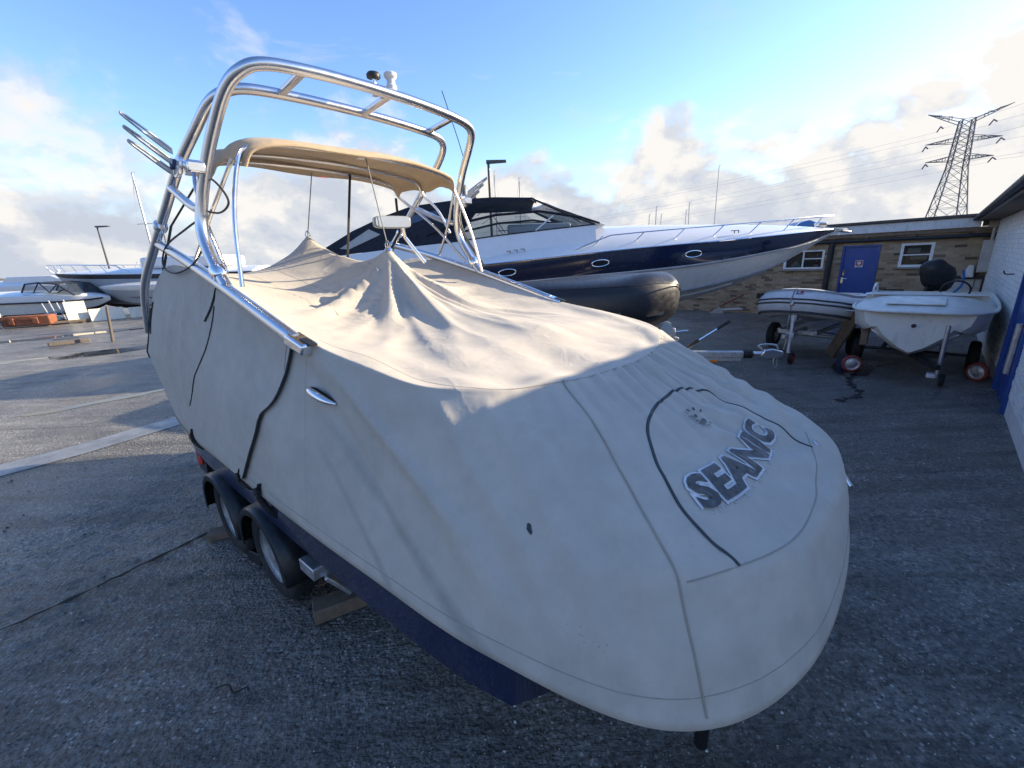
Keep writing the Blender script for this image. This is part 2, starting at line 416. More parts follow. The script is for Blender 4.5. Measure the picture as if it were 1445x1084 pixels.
# ------------------------------------------------------------------ mesh helpers
class MB:
    def __init__(self): self.v = []; self.f = []

    def add(self, vs, fs):
        o = len(self.v)
        self.v += [tuple(map(float, p)) for p in vs]
        self.f += [tuple(i + o for i in q) for q in fs]
        return self

    def box(self, c, s, M=None, rot=None):
        x, y, z = s[0] / 2, s[1] / 2, s[2] / 2
        vs = [Vector((a * x, b * y, d * z)) for a in (-1, 1) for b in (-1, 1) for d in (-1, 1)]
        if rot is not None:
            rm = rot if isinstance(rot, Matrix) else Matrix.Rotation(rot, 3, 'Z')
            vs = [rm @ p for p in vs]
        vs = [p + Vector(c) for p in vs]
        if M is not None: vs = [M @ p for p in vs]
        return self.add(vs, [(0, 1, 3, 2), (4, 6, 7, 5), (0, 4, 5, 1), (2, 3, 7, 6), (0, 2, 6, 4), (1, 5, 7, 3)])

    def beam(self, a, b, w, h, upv=(0, 0, 1)):
        a, b = Vector(a), Vector(b); d = (b - a); ln = d.length; d.normalize()
        s = d.cross(Vector(upv))
        if s.length < 1e-4: s = d.cross(Vector((1, 0, 0)))
        s.normalize(); u = s.cross(d)
        rm = Matrix((d, s, u)).transposed()
        return self.box((a + b) / 2, (ln, w, h), rot=rm)

    def tube(self, pts, r, seg=10, closed=False, caps=True, flat=1.0):
        P = [Vector(p) for p in pts]; n = len(P)
        rs = r if isinstance(r, (list, tuple)) else [r] * n
        T = []
        for i in range(n):
            if closed: t = P[(i + 1) % n] - P[i - 1]
            else: t = P[min(i + 1, n - 1)] - P[max(i - 1, 0)]
            T.append(t.normalized() if t.length > 1e-9 else Vector((0, 0, 1)))
        ref = Vector((0, 0, 1))
        if abs(T[0].dot(ref)) > 0.9: ref = Vector((1, 0, 0))
        s = T[0].cross(ref).normalized()
        vs, fs = [], []
        for i in range(n):
            s = (s - T[i] * s.dot(T[i]))
            s = s.normalized() if s.length > 1e-6 else T[i].orthogonal().normalized()
            u = T[i].cross(s)
            for k in range(seg):
                a = 2 * math.pi * k / seg
                vs.append(P[i] + (s * math.cos(a) + u * math.sin(a) * flat) * rs[i])
        m = n if closed else n - 1
        for i in range(m):
            for k in range(seg):
                a, b = i * seg + k, i * seg + (k + 1) % seg
                j = ((i + 1) % n) * seg
                fs.append((a, b, j + (k + 1) % seg, j + k))
        if caps and not closed:
            fs.append(tuple(range(seg))[::-1]); fs.append(tuple((n - 1) * seg + k for k in range(seg)))
        return self.add(vs, fs)

    def lathe(self, prof, o=(0, 0, 0), ax=(0, 0, 1), seg=20, caps=True):
        """prof: list of (radius, distance along the axis)"""
        o, ax = Vector(o), Vector(ax).normalized(); s = ax.orthogonal().normalized(); u = ax.cross(s)
        vs, fs = [], []
        for (r, h) in prof:
            for k in range(seg):
                a = 2 * math.pi * k / seg
                vs.append(o + ax * h + (s * math.cos(a) + u * math.sin(a)) * max(r, 1e-4))
        for i in range(len(prof) - 1):
            for k in range(seg):
                b = (k + 1) % seg
                fs.append((i * seg + k, i * seg + b, (i + 1) * seg + b, (i + 1) * seg + k))
        if caps: fs.append(tuple(range(seg))[::-1]); fs.append(tuple((len(prof) - 1) * seg + k for k in range(seg)))
        return self.add(vs, fs)

    def prism(self, poly, fn, d0, d1):
        """poly: 2-D outline; fn(u, v, d) places it; faces at depth d0 and d1"""
        n = len(poly)
        vs = [fn(u, v, d0) for u, v in poly] + [fn(u, v, d1) for u, v in poly]
        fs = [tuple(range(n))[::-1], tuple(range(n, 2 * n))] + [(i, (i + 1) % n, n + (i + 1) % n, n + i) for i in range(n)]
        return self.add(vs, fs)

    def loft(self, rings, closed=False, cap0=False, cap1=False):
        n = len(rings[0]); vs = [p for r_ in rings for p in r_]; fs = []
        for i in range(len(rings) - 1):
            for k in range(n if closed else n - 1):
                b = (k + 1) % n
                fs.append((i * n + k, i * n + b, (i + 1) * n + b, (i + 1) * n + k))
        if cap0: fs.append(tuple(range(n))[::-1])
        if cap1: fs.append(tuple((len(rings) - 1) * n + k for k in range(n)))
        return self.add(vs, fs)

    def ellipsoid(self, c, r, seg=20, rings=12, M=None):
        vs, fs = [], []
        for i in range(rings + 1):
            th = math.pi * i / rings
            for k in range(seg):
                a = 2 * math.pi * k / seg
                p = Vector((r[0] * math.sin(th) * math.cos(a), r[1] * math.sin(th) * math.sin(a), r[2] * math.cos(th)))
                if M is not None: p = M @ p
                vs.append(p + Vector(c))
        for i in range(rings):
            for k in range(seg):
                b = (k + 1) % seg
                fs.append((i * seg + k, (i + 1) * seg + k, (i + 1) * seg + b, i * seg + b))
        return self.add(vs, fs)

    def mesh(self, name, mat, smooth=35, weld=False):
        me = bpy.data.meshes.new(name)
        me.from_pydata(self.v, [], self.f)
        bm = bmesh.new(); bm.from_mesh(me)
        if weld: bmesh.ops.remove_doubles(bm, verts=bm.verts, dist=1e-4)
        bmesh.ops.recalc_face_normals(bm, faces=bm.faces)
        bm.to_mesh(me); bm.free()
        if smooth:
            me.polygons.foreach_set('use_smooth', [True] * len(me.polygons))
            me.set_sharp_from_angle(angle=R(smooth))
        if mat: me.materials.append(mat)
        return me

    def build(self, name, mat, parent=None, smooth=35, bevel=0.0, loc=None, rotz=None, label=None, weld=False):
        o = bpy.data.objects.new(name, self.mesh(name, mat, smooth, weld))
        COL.objects.link(o)
        if parent is not None: o.parent = parent
        if loc is not None: o.location = loc
        if rotz is not None: o.rotation_euler = (0, 0, rotz)
        if bevel > 0:
            b = o.modifiers.new('bevel', 'BEVEL'); b.width = bevel; b.segments = 2; b.limit_method = 'ANGLE'; b.angle_limit = R(35)
        if label: o['label'] = label
        return o


def tag(o, label, cat, group=None):
    o['label'] = label; o['category'] = cat
    if group: o['group'] = group
    return o


def thing(name, label, cat, loc=(0, 0, 0), rotz=0.0, group=None):
    o = bpy.data.objects.new(name, None); COL.objects.link(o)
    o.empty_display_size = 0.2
    o.location = loc; o.rotation_euler = (0, 0, rotz)
    return tag(o, label, cat, group)


def struct(o, kind='structure'):
    o['kind'] = kind
    return o


def share(name, mesh, parent, loc=(0, 0, 0), rot=(0, 0, 0), scale=(1, 1, 1)):
    o = bpy.data.objects.new(name, mesh); COL.objects.link(o); o.parent = parent
    o.location = loc; o.rotation_euler = rot; o.scale = scale
    return o


def cr(pts, n=8, closed=False):
    """Catmull-Rom through the points"""
    P = [Vector(p) for p in pts]; m = len(P); out = []
    rng = m if closed else m - 1
    for i in range(rng):
        p0 = P[(i - 1) % m] if closed or i > 0 else P[0] * 2 - P[1]
        p1 = P[i]; p2 = P[(i + 1) % m]
        p3 = P[(i + 2) % m] if closed or i + 2 < m else P[-1] * 2 - P[-2]
        for k in range(n):
            t = k / n
            out.append(0.5 * ((2 * p1) + (p2 - p0) * t + (2 * p0 - 5 * p1 + 4 * p2 - p3) * t * t + (3 * p1 - p0 - 3 * p2 + p3) * t ** 3))
    if not closed: out.append(P[-1].copy())
    return out


def fillet(pts, r=0.1, n=6):
    """polyline with rounded corners"""
    P = [Vector(p) for p in pts]; out = [P[0]]
    for i in range(1, len(P) - 1):
        a, b, c = P[i - 1], P[i], P[i + 1]
        rr = min(r, (a - b).length * 0.48, (c - b).length * 0.48)
        p, q = b + (a - b).normalized() * rr, b + (c - b).normalized() * rr
        for k in range(n + 1):
            t = k / n
            out.append(p * (1 - t) ** 2 + b * 2 * t * (1 - t) + q * t * t)
    out.append(P[-1])
    return out


def wheel(parent, c, r, w, axis=(0, 1, 0), rim=0.6, hubmat=None, name='wheel', tyremat=None):
    """tyre with a rim as its sub-part"""
    hubmat = hubmat or M_GALV
    c = Vector(c)
    ty = MB(); pr = []
    for k in range(25):
        a = 2 * math.pi * k / 24
        rr = r * (rim + 1) / 2 + (r * (1 - rim) / 2) * math.copysign(abs(math.cos(a)) ** 0.7, math.cos(a))
        hh = w / 2 * math.copysign(abs(math.sin(a)) ** 0.55, math.sin(a))
        pr.append((rr, hh))
    ax = Vector(axis).normalized()
    s = ax.orthogonal().normalized(); u = ax.cross(s); seg = 30
    rings = []
    for (rr, hh) in pr:
        rings.append([c + ax * hh + (s * math.cos(2 * math.pi * k / seg) + u * math.sin(2 * math.pi * k / seg)) * rr for k in range(seg)])
    ty.loft(rings, closed=True)
    for k in range(seg * 2):       # tread blocks
        a = math.pi * k / seg
        d = s * math.cos(a) + u * math.sin(a); tg = ax.cross(d)
        for off in (-0.22, 0.0, 0.22):
            p = c + d * (r - 0.002) + ax * (off * w + (0.03 * w if k % 2 else -0.03 * w))
            rm = Matrix((tg, ax, d)).transposed()
            ty.box(p, (r * 0.055, w * 0.15, 0.010), rot=rm)
    t = ty.build('tyre', tyremat or M_RUBBER, None, 40)
    rm_ = MB()
    q = r * rim
    rm_.lathe([(q * 1.02, -w * 0.42), (q * 1.04, -w * 0.36), (q * 0.90, -w * 0.30), (q * 0.88, -w * 0.12), (q * 0.60, -w * 0.20), (q * 0.42, -w * 0.32), (q * 0.30, -w * 0.34), (q * 0.28, -w * 0.46), (0.0, -w * 0.48)], c, ax, 28, False)
    rm_.lathe([(q * 1.02, w * 0.42), (q * 1.04, w * 0.36), (q * 0.90, w * 0.30), (q * 0.88, w * 0.12), (q * 0.60, w * 0.20), (q * 0.3, w * 0.30), (0.0, w * 0.30)], c, ax, 28, False)
    for k in range(5):
        a = 2 * math.pi * k / 5
        d = s * math.cos(a) + u * math.sin(a)
        rm_.lathe([(q * 0.055, 0), (q * 0.055, w * 0.10), (q * 0.03, w * 0.12)], c - ax * (w * 0.28) + d * (q * 0.40), -ax, 8)
    wroot = bpy.data.objects.new(name, None); COL.objects.link(wroot); wroot.parent = parent
    t.parent = wroot
    rr = rm_.build('rim', hubmat, wroot, 30)
    if r > .22:
        sl = MB()
        for k in range(10):           # vent slots in the disc
            a = 2 * math.pi * (k + .5) / 10; d = s * math.cos(a) + u * math.sin(a); tg = ax.cross(d)
            sl.box(c + d * (q * .74) - ax * (w * .172), (q * .15, w * .03, q * .12), rot=Matrix((tg, ax, d)).transposed())
        struct(sl.build('vent_slots', M_BLACK, wroot, 0), 'stuff')
    return wroot


# ------------------------------------------------------------------ ground
def vnoise(x, y, seed=0):
    """smooth value noise on a unit lattice"""
    xi, yi = np.floor(x).astype(np.int64), np.floor(y).astype(np.int64); fx, fy = x - xi, y - yi
    fx = fx * fx * (3 - 2 * fx); fy = fy * fy * (3 - 2 * fy)
    def hsh(i, j):
        n_ = (i * 374761393 + j * 668265263 + seed * 1442695041) & 0x7fffffff
        n_ = ((n_ ^ (n_ >> 13)) * 1274126177) & 0x7fffffff
        return ((n_ ^ (n_ >> 16)) & 0xffff) / 65535.0
    return (hsh(xi, yi) * (1 - fx) + hsh(xi + 1, yi) * fx) * (1 - fy) + (hsh(xi, yi + 1) * (1 - fx) + hsh(xi + 1, yi + 1) * fx) * fy


def ground_h(x, y):
    """worn, ribbed concrete: hollows below the nominal level near the camera, level farther out"""
    x, y = np.asarray(x, float), np.asarray(y, float)
    ca, sa = math.cos(R(38)), math.sin(R(38))
    u, v = x * ca + y * sa, -x * sa + y * ca
    rib = 1 - np.abs(2 * vnoise(u * 4.5 + 2 * vnoise(x * 3, y * 3, 5), v * 17, 1) - 1)
    lump = vnoise(x * 22, y * 22, 2); mid_ = vnoise(x * 7.5, y * 7.5, 3); big_ = vnoise(x * 1.6, y * 1.6, 4)
    h_ = 0.0075 * (1 - rib) * (0.35 + 0.9 * big_) + 0.0075 * lump ** 1.5 + 0.006 * mid_
    fade = np.clip(np.minimum.reduce([(4.5 - np.abs(x)) / 0.8, (y - 0.25) / 0.1, (5.3 - y) / 0.8]), 0, 1)
    return -h_ * fade


xs = np.concatenate([[-900, -300, -100, -40, -15, -7], np.arange(-4.5, 4.501, 0.018), [7, 15, 40, 100, 300, 900]])
ys = np.concatenate([[-300, -60, -20, -5, -1], np.arange(0.25, 5.301, 0.018), [7, 15, 40, 100, 300, 900, 1600]])
GX, GY = np.meshgrid(xs, ys)
GZ = ground_h(GX, GY)
nx_, ny_ = len(xs), len(ys)
gi = np.arange(nx_ * ny_).reshape(ny_, nx_)
gq = np.stack([gi[:-1, :-1], gi[:-1, 1:], gi[1:, 1:], gi[1:, :-1]], -1).reshape(-1, 4)
gm = bpy.data.meshes.new('ground'); gm.from_pydata(np.stack([GX, GY, GZ], -1).reshape(-1, 3).tolist(), [], gq.tolist())
gm.polygons.foreach_set('use_smooth', [True] * len(gm.polygons)); gm.materials.append(M_GROUND)
gob = bpy.data.objects.new('ground', gm); COL.objects.link(gob)
struct(gob)


def ribbon(name, pts, w, z, mat, rag=0.0, n=10):
    P = cr([(p[0], p[1], z) for p in pts], n)
    m = MB(); L_, R_ = [], []
    for i, p in enumerate(P):
        t = (P[min(i + 1, len(P) - 1)] - P[max(i - 1, 0)]).normalized()
        s = Vector((-t.y, t.x, 0))
        L_.append(p + s * (w / 2 + random.uniform(-rag, rag))); R_.append(p - s * (w / 2 + random.uniform(-rag, rag)))
    m.loft([L_, R_])
    return struct(m.build(name, mat, smooth=0))


ribbon('concrete_channel', [(-7.6, 2.65), (-5.75, 4.30), (-4.6, 6.15), (-3.2, 8.6), (-1.6, 11.5)], 0.46, 0.005, M_STRIPCONC, 0.01)
ribbon('ground_joint', [(-3.9, 1.62), (-3.14, 2.06), (-2.42, 3.07), (-1.9, 3.65), (-1.0, 4.6)], 0.028, 0.004, M_CRACK, 0.012, 24)
ribbon('ground_joint', [(6.6, 5.1), (5.6, 4.1), (4.6, 3.0), (3.7, 2.0), (2.6, 0.7)], 0.030, 0.004, M_CRACK, 0.012, 24)
ribbon('ground_joint', [(5.6, 6.6), (5.2, 6.2), (4.9, 5.6), (4.4, 5.35)], 0.07, 0.004, M_CRACK, 0.045, 18)
ribbon('ground_joint', [(-12, 7.6), (-9, 9.2), (-6, 10.6)], 0.05, 0.004, M_STRIPCONC, 0.02, 18)

# rain puddles lying in the low spots of the yard
M_PUDDLE = plain('standing_rainwater', (0.020, 0.020, 0.019), 0.04, var=0.2, rvar=0.02)


def puddle(x, y, a, b, rz, seed):
    rr = random.Random(seed); P = []
    k1, k2, k3 = rr.uniform(0, 6), rr.uniform(0, 6), rr.uniform(0, 6)
    for k in range(48):
        th = 2 * math.pi * k / 48
        q = 1 + .28 * math.sin(2 * th + k1) + .16 * math.sin(5 * th + k2) + .09 * math.sin(9 * th + k3) + rr.uniform(-.04, .04)
        u_, v_ = a * q * math.cos(th), b * q * math.sin(th)
        P.append((x + u_ * math.cos(rz) - v_ * math.sin(rz), y + u_ * math.sin(rz) + v_ * math.cos(rz), .005))
    struct(MB().add(P, [tuple(range(48))]).build('puddle', M_PUDDLE, smooth=0))


for i_, (x_, y_, a_, b_, r_) in enumerate(((-11.3, 12.2, 1.9, .42, R(38)), (-9.2, 13.4, 1.3, .30, R(40)), (-13.8, 10.6, 1.4, .35, R(30)), (-17.5, 15.5, 2.6, .6, R(40)), (-7.0, 6.9, .8, .16, R(45)), (-10.3, 6.6, .9, .16, R(40)))):
    puddle(x_, y_, a_, b_, r_, i_)

# loose grit and stones proud of the worn concrete near the camera
gr = MB()
GP = brick_material('loose_grit', [(0.0, (0.04, 0.04, 0.038)), (0.3, (0.12, 0.117, 0.11)), (0.65, (0.25, 0.24, 0.22)), (0.88, (0.42, 0.405, 0.37)), (1.0, (0.66, 0.64, 0.60))], rough=0.6)
for _ in range(26000):
    d_ = 0.6 + 8.0 * random.random() ** 1.7; a_ = R(random.uniform(-66, 66))
    x_, y_ = d_ * math.sin(a_), d_ * math.cos(a_)
    gz_ = float(ground_h(x_, y_))
    r_ = random.uniform(.0025, .0062) * (1.9 if random.random() < .05 else 1) * (.8 + d_ * .07)
    k_ = random.uniform(0, 6.28); e_ = random.uniform(.55, 1.0)
    P_ = [(x_ + r_ * math.cos(k_ + j * 2 * math.pi / 5) * random.uniform(.7, 1.15), y_ + e_ * r_ * math.sin(k_ + j * 2 * math.pi / 5) * random.uniform(.7, 1.15), gz_ - .002) for j in range(5)]
    T_ = [(x_ + (p_[0] - x_) * .55, y_ + (p_[1] - y_) * .55, gz_ + r_ * random.uniform(.35, .7)) for p_ in P_]
    gr.add(P_ + T_, [(j, (j + 1) % 5, 5 + (j + 1) % 5, 5 + j) for j in range(5)] + [(5, 6, 7, 8, 9)])
go = gr.build('gravel_grit', GP, smooth=0)
struct(tag(go, 'loose pale and dark grit scattered over the worn concrete', 'grit'), 'stuff')

# low scrubby hill behind the yard
h = MB(); ring = []
NA = 150
for i in range(NA + 1):
    a = R(-75) + R(150) * i / NA
    prof = []
    for (d, zz) in ((150, -0.5), (170, 1.2), (200, 3.0), (240, 4.2), (300, 3.5)):
        b = 0.75 + 0.25 * math.sin(i * 0.31) + 0.22 * math.sin(i * 0.83 + 1) + random.uniform(-0.06, 0.06)
        prof.append((math.sin(a) * d, math.cos(a) * d, zz * b))
    ring.append(prof)
h.loft(ring)
struct(h.build('hill', M_HILL))
# ------------------------------------------------------------------ the covered boat in the foreground
# boat frame: X forward, Y to port, Z up
B_YAW = R(-40)
B_LOC = (0.643 * 1.9, 0.766 * 1.9, 0)
# one row for each station: deck edge, knee, hem (starboard half, stern centre to bow centre)
ROWS = [
    ((-4.86, 0.00, 1.60), (-5.00, 0.00, 1.32), (-4.90, 0.00, 0.92)),
    ((-4.86, -0.60, 1.60), (-5.00, -0.65, 1.32), (-4.90, -0.65, 0.92)),
    ((-4.82, -0.93, 1.62), (-4.97, -1.06, 1.36), (-4.72, -1.05, 0.91)),
    ((-4.58, -1.05, 1.79), (-4.70, -1.15, 1.38), (-4.45, -1.13, 0.88)),
    ((-4.00, -1.05, 2.05), (-4.05, -1.17, 1.40), (-3.95, -1.19, 0.88)),
    ((-3.40, -1.04, 2.05), (-3.40, -1.16, 1.38), (-3.40, -1.22, 0.87)),
    ((-2.70, -1.03, 1.875), (-2.70, -1.165, 1.32), (-2.70, -1.235, 0.87)),
    ((-2.00, -1.02, 1.695), (-2.00, -1.16, 1.26), (-2.00, -1.245, 0.865)),
    ((-1.32, -0.99, 1.585), (-1.34, -1.145, 1.21), (-1.32, -1.25, 0.885)),
    ((-1.04, -0.83, 1.550), (-0.80, -1.085, 1.16), (-0.72, -1.22, 0.875)),
    ((-0.90, -0.56, 1.535), (-0.35, -0.905, 1.13), (-0.22, -1.05, 0.815)),
    ((-0.82, -0.28, 1.530), (-0.06, -0.54, 1.125), (0.03, -0.65, 0.815)),
    ((-0.79, 0.00, 1.530), (0.02, 0.00, 1.12), (0.10, 0.00, 0.83)),
]
_half = np.array(ROWS)
_mir = _half[::-1][1:].copy(); _mir[:, :, 1] *= -1
RW = np.concatenate([_half, _mir])              # 25 rows, s = 0 .. 24
P1 = np.array((-2.70, 0.0)); P2 = np.array((-3.86, 0.0))


def cr_rows(s):
    s = np.clip(np.asarray(s, float), 0, 24); i = np.minimum(np.floor(s).astype(int), 23); f = (s - i)[:, None, None]
    g_ = lambda k: RW[np.clip(k, 0, 24)]
    p0, p1, p2, p3 = g_(i - 1), g_(i), g_(i + 1), g_(i + 2)
    return 0.5 * (2 * p1 + (p2 - p0) * f + (2 * p0 - 5 * p1 + 4 * p2 - p3) * f ** 2 + (3 * p1 - p0 - 3 * p2 + p3) * f ** 3)


_ph = RNG.uniform(0, 6.28, 64); _dr = RNG.uniform(0, 6.28, 64); _fr = RNG.uniform(0.7, 1.3, 64)


def wob(x, y, scale, n=12, o=0):
    r_ = np.zeros_like(x)
    for k in range(o, o + n):
        r_ += np.sin((x * np.cos(_dr[k]) + y * np.sin(_dr[k])) * scale * _fr[k] + _ph[k])
    return r_ / math.sqrt(n)


def smooth01(a, b, x):
    q = np.clip((x - a) / (b - a), 0, 1); return q * q * (3 - 2 * q)


SPX = np.array([-4.9, -4.5, -3.86, -3.3, -2.7, -2.0, -1.35, -0.8])
SPZ = np.array([1.58, 1.86, 2.10, 2.03, 1.86, 1.71, 1.635, 1.535])


def top_z(X, Y, u, Rz, Xc):
    zs = np.interp(Xc, SPX, SPZ)
    q = u * u * (3 - 2 * u)
    z = Rz + (zs - Rz) * q
    inn = smooth01(0.0, 0.35, u)
    # slack cloth sags between the deck edge and the middle, most where it is high
    sag = np.interp(X, [-4.6, -3.9, -3.2, -2.4, -1.9, -1.4, -0.9], [0.06, 0.12, 0.15, 0.13, 0.08, 0.02, 0.0])
    z = z - sag * np.sin(np.pi * np.clip(u, 0, 1)) * 0.9
    for (p, A, Ls) in ((P1, 0.27, 0.30), (P2, 0.20, 0.26)):
        dx, dy = X - p[0], Y - p[1]; r = np.sqrt(dx * dx + dy * dy)
        z = z + A * np.exp(-r / Ls) * inn
    # tent folds running forward and sideways from the first peak
    dx, dy = X - P1[0], Y - P1[1]; r = np.sqrt(dx * dx + dy * dy); th = np.arctan2(dy, dx)
    fan = smooth01(-0.45, 0.1, dx)
    am = 0.050 * np.exp(-((r - 0.38) / 0.30) ** 2) * fan
    rdg = lambda k, q: 1.6 * (1 - np.abs(np.sin(0.5 * k * th + q))) ** 1.7 - 0.45
    fold = rdg(11, 0.9) + 0.65 * rdg(17, 2.1) + 0.35 * rdg(29, 0.3)
    z = z + am * fold * inn
    am2 = 0.011 * np.exp(-((r - 0.95) / 0.35) ** 2) * smooth01(-0.1, 0.4, dx)
    z = z + am2 * (rdg(19, 3 * r) + 0.6 * rdg(31, 1.0)) * inn
    # long tension creases and general unevenness
    z = z + 0.005 * wob(X * 0.8 + Y * 1.5, Y * 0.4, 11.0, 10, 0) * inn + 0.0018 * wob(X, Y, 26, 12, 10) * inn
    # scalloped edge just inside the deck edge
    z = z + 0.012 * np.sin(Y * 16 + X * 9) * np.exp(-((u - 0.10) / 0.08) ** 2) * smooth01(-2.2, -1.4, X)
    return z


NSIDE = 64; NTOP = 96


def cover_grid(s):
    """rows over s; columns hem -> deck edge -> centre line. t in 0..1 is the side, 1..2 the top"""
    A = cr_rows(s); Rg, Kn, He = A[:, 0], A[:, 1], A[:, 2]
    cols = []
    t = np.linspace(0, 1, NSIDE, endpoint=False)
    for tt in t:
        if tt < 0.28:
            q = tt / 0.28; p = He + (Kn - He) * q
        else:
            q = (tt - 0.28) / 0.72; p = Kn + (Rg - Kn) * q
        cols.append(p)
    Cx = np.clip(Rg[:, 0], -4.45, -1.38)
    for uu in np.linspace(0, 1, NTOP):
        X = Rg[:, 0] + (Cx - Rg[:, 0]) * uu
        Y = Rg[:, 1] * (1 - uu)
        Xc = Cx + (Rg[:, 0] - Cx) * (1 - uu)
        Z = top_z(X, Y, np.full_like(X, uu), Rg[:, 2], Xc)
        cols.append(np.stack([X, Y, Z], 1))
    G = np.stack(cols, 1)                         # (ns, nt, 3)
    # round the knee and the deck edge
    for _ in range(1):
        H = G.copy(); H[:, 1:-1] = (G[:, :-2] + 2 * G[:, 1:-1] + G[:, 2:]) / 4
        G = H
    return G


NS = 520
S_ALL = np.linspace(0, 24, NS)
TT = np.concatenate([np.linspace(0, 1, NSIDE, endpoint=False), 1 + np.linspace(0, 1, NTOP)])
CG = cover_grid(S_ALL)
ds = np.gradient(CG, axis=0); dt = np.gradient(CG, axis=1)
NRM = np.cross(ds, dt); NRM /= np.maximum(np.linalg.norm(NRM, axis=2, keepdims=True), 1e-9)
_mid = NRM[NS // 2, NSIDE // 2]
if _mid[0] < 0: NRM = -NRM
# wrinkles on the sides, pushed along the surface normal
SS, T2 = np.meshgrid(S_ALL, TT, indexing='ij')
arc = np.concatenate([[0], np.cumsum(np.linalg.norm(np.diff(CG[:, NSIDE // 2], axis=0), axis=1))]); AR = arc[:, None] * np.ones_like(T2)
side = (T2 < 1.0)
bowm = np.exp(-((SS - 12.6) / 1.9) ** 2)
D = np.zeros_like(T2)
tq = np.clip(T2, 0, 1)
gath = np.sin(AR * 58 + 3 * np.sin(tq * 3)) + 0.7 * np.sin(AR * 37 + 1.3 + 2.2 * tq) + 0.5 * np.sin(AR * 91 + 2 * tq)
D += 0.0120 * gath * bowm * smooth01(0.35, 0.98, tq) * side
D += 0.0045 * wob(AR * 1.0, tq * 1.4, 6.0, 10, 20) * side * smooth01(0, .2, tq)
D += 0.010 * wob(AR * 0.5 + tq * 1.2, tq * 0.5, 4.0, 6, 32) * side * smooth01(0, .3, tq) * (1 - smooth01(.8, 1, tq))
# wrinkles across the front panel
D += 0.012 * (1 - 2 * np.abs(np.sin(AR * 8 + tq * 12 + 0.8 * np.sin(AR * 9))) ** 0.8) * np.exp(-((SS - 12.4) / 1.6) ** 2) * np.exp(-((tq - 0.62) / 0.22) ** 2) * side
D += 0.010 * np.sin(AR * 9 + tq * 46 + 2 * np.sin(AR * 7)) * np.exp(-((SS - 12.8) / 1.8) ** 2) * np.exp(-((tq - 0.50) / 0.24) ** 2) * side
# diagonal tension folds down the starboard side from the rail foot
for (s0, t0, ks, wd, am) in ((7.25, 0.95, 2.3, 0.14, 0.012), (7.0, 0.90, 1.6, 0.10, -0.010), (7.6, 0.80, 2.1, 0.09, 0.008), (6.2, .75, 1.2, .12, .010), (4.6, .8, -.8, .12, .012), (4.2, .7, -.5, .1, -.010), (10.9, .35, .9, .10, .012), (11.3, .30, .8, .07, -.008), (10.45, .42, .35, .05, .007), (10.7, .30, .3, .05, .006), (9.75, .55, .5, .07, .006), (12.3, .25, -.4, .06, .007), (12.0, .2, .3, .05, -.006), (8.4, .97, 1.2, .09, .008), (9.0, .97, .8, .08, .007), (9.5, .97, .5, .07, -.007), (5.0, .9, -.5, .1, .009)):
    dist = SS - (s0 + (t0 - tq) * ks)
    D += 1.7 * am * np.exp(-np.abs(dist / wd) ** 1.4) * side * smooth01(t0 + .03, t0 - .15, tq) * smooth01(0.02, 0.2, tq)
# crease where the side and front panels are sewn together, and a flatter front panel
D += 0.030 * np.exp(-np.abs(SS - 10.12) / 0.45) * side * smooth01(0.0, 0.15, tq) * smooth01(1.0, 0.75, tq)
D += 0.030 * np.exp(-np.abs(SS - 13.88) / 0.45) * side * smooth01(0.0, 0.15, tq) * smooth01(1.0, 0.75, tq)
CG = CG + NRM * D[:, :, None]


def cover_at(s, t, off=0.0):
    """point on the finished cover"""
    i = np.clip(s / 24 * (NS - 1), 0, NS - 1.001); i0 = int(i); a = i - i0
    j = np.interp(t, TT, np.arange(len(TT))); j = min(j, len(TT) - 1.001); j0 = int(j); b = j - j0
    def lerp(Q): return (Q[i0, j0] * (1 - a) * (1 - b) + Q[i0 + 1, j0] * a * (1 - b) + Q[i0, j0 + 1] * (1 - a) * b + Q[i0 + 1, j0 + 1] * a * b)
    return Vector(lerp(CG) + lerp(NRM) * off)


# --- canvas cover: its own thing, laid over the boat
cover = thing('boat_cover', 'large tan canvas cover with dark bow lettering draped over the boat on the trailer', 'boat cover', B_LOC, B_YAW)
m = MB(); nt_ = len(TT)
m.v = [tuple(p) for p in CG.reshape(-1, 3)]
m.f = [(i * nt_ + j, (i + 1) * nt_ + j, (i + 1) * nt_ + j + 1, i * nt_ + j + 1) for i in range(NS - 1) for j in range(nt_ - 1)]
me = bpy.data.meshes.new('canvas'); me.from_pydata(m.v, [], m.f)
me.polygons.foreach_set('use_smooth', [True] * len(me.polygons)); me.materials.append(M_CANVAS)
canvas = bpy.data.objects.new('canvas', me); COL.objects.link(canvas); canvas.parent = cover
sol = canvas.modifiers.new('thick', 'SOLIDIFY'); sol.thickness = 0.004; sol.offset = 0.0


def on_cover(pts, off=0.004, n=10):
    """a dense run of points over the cloth through (s, t) stations"""
    q = cr([(a, b, 0) for a, b in pts], n)
    return [cover_at(p.x, p.y, off) for p in q]


def strip(name, pts, r, mat, off=0.003, flat=0.45, n=14, rag=0.0, label=None):
    P = on_cover(pts, off, n)
    if rag: P = [p + Vector((random.uniform(-rag, rag), random.uniform(-rag, rag), random.uniform(-rag, rag))) for p in P]
    return MB().tube(P, r, 8, flat=flat).build(name, mat, cover, label=label)


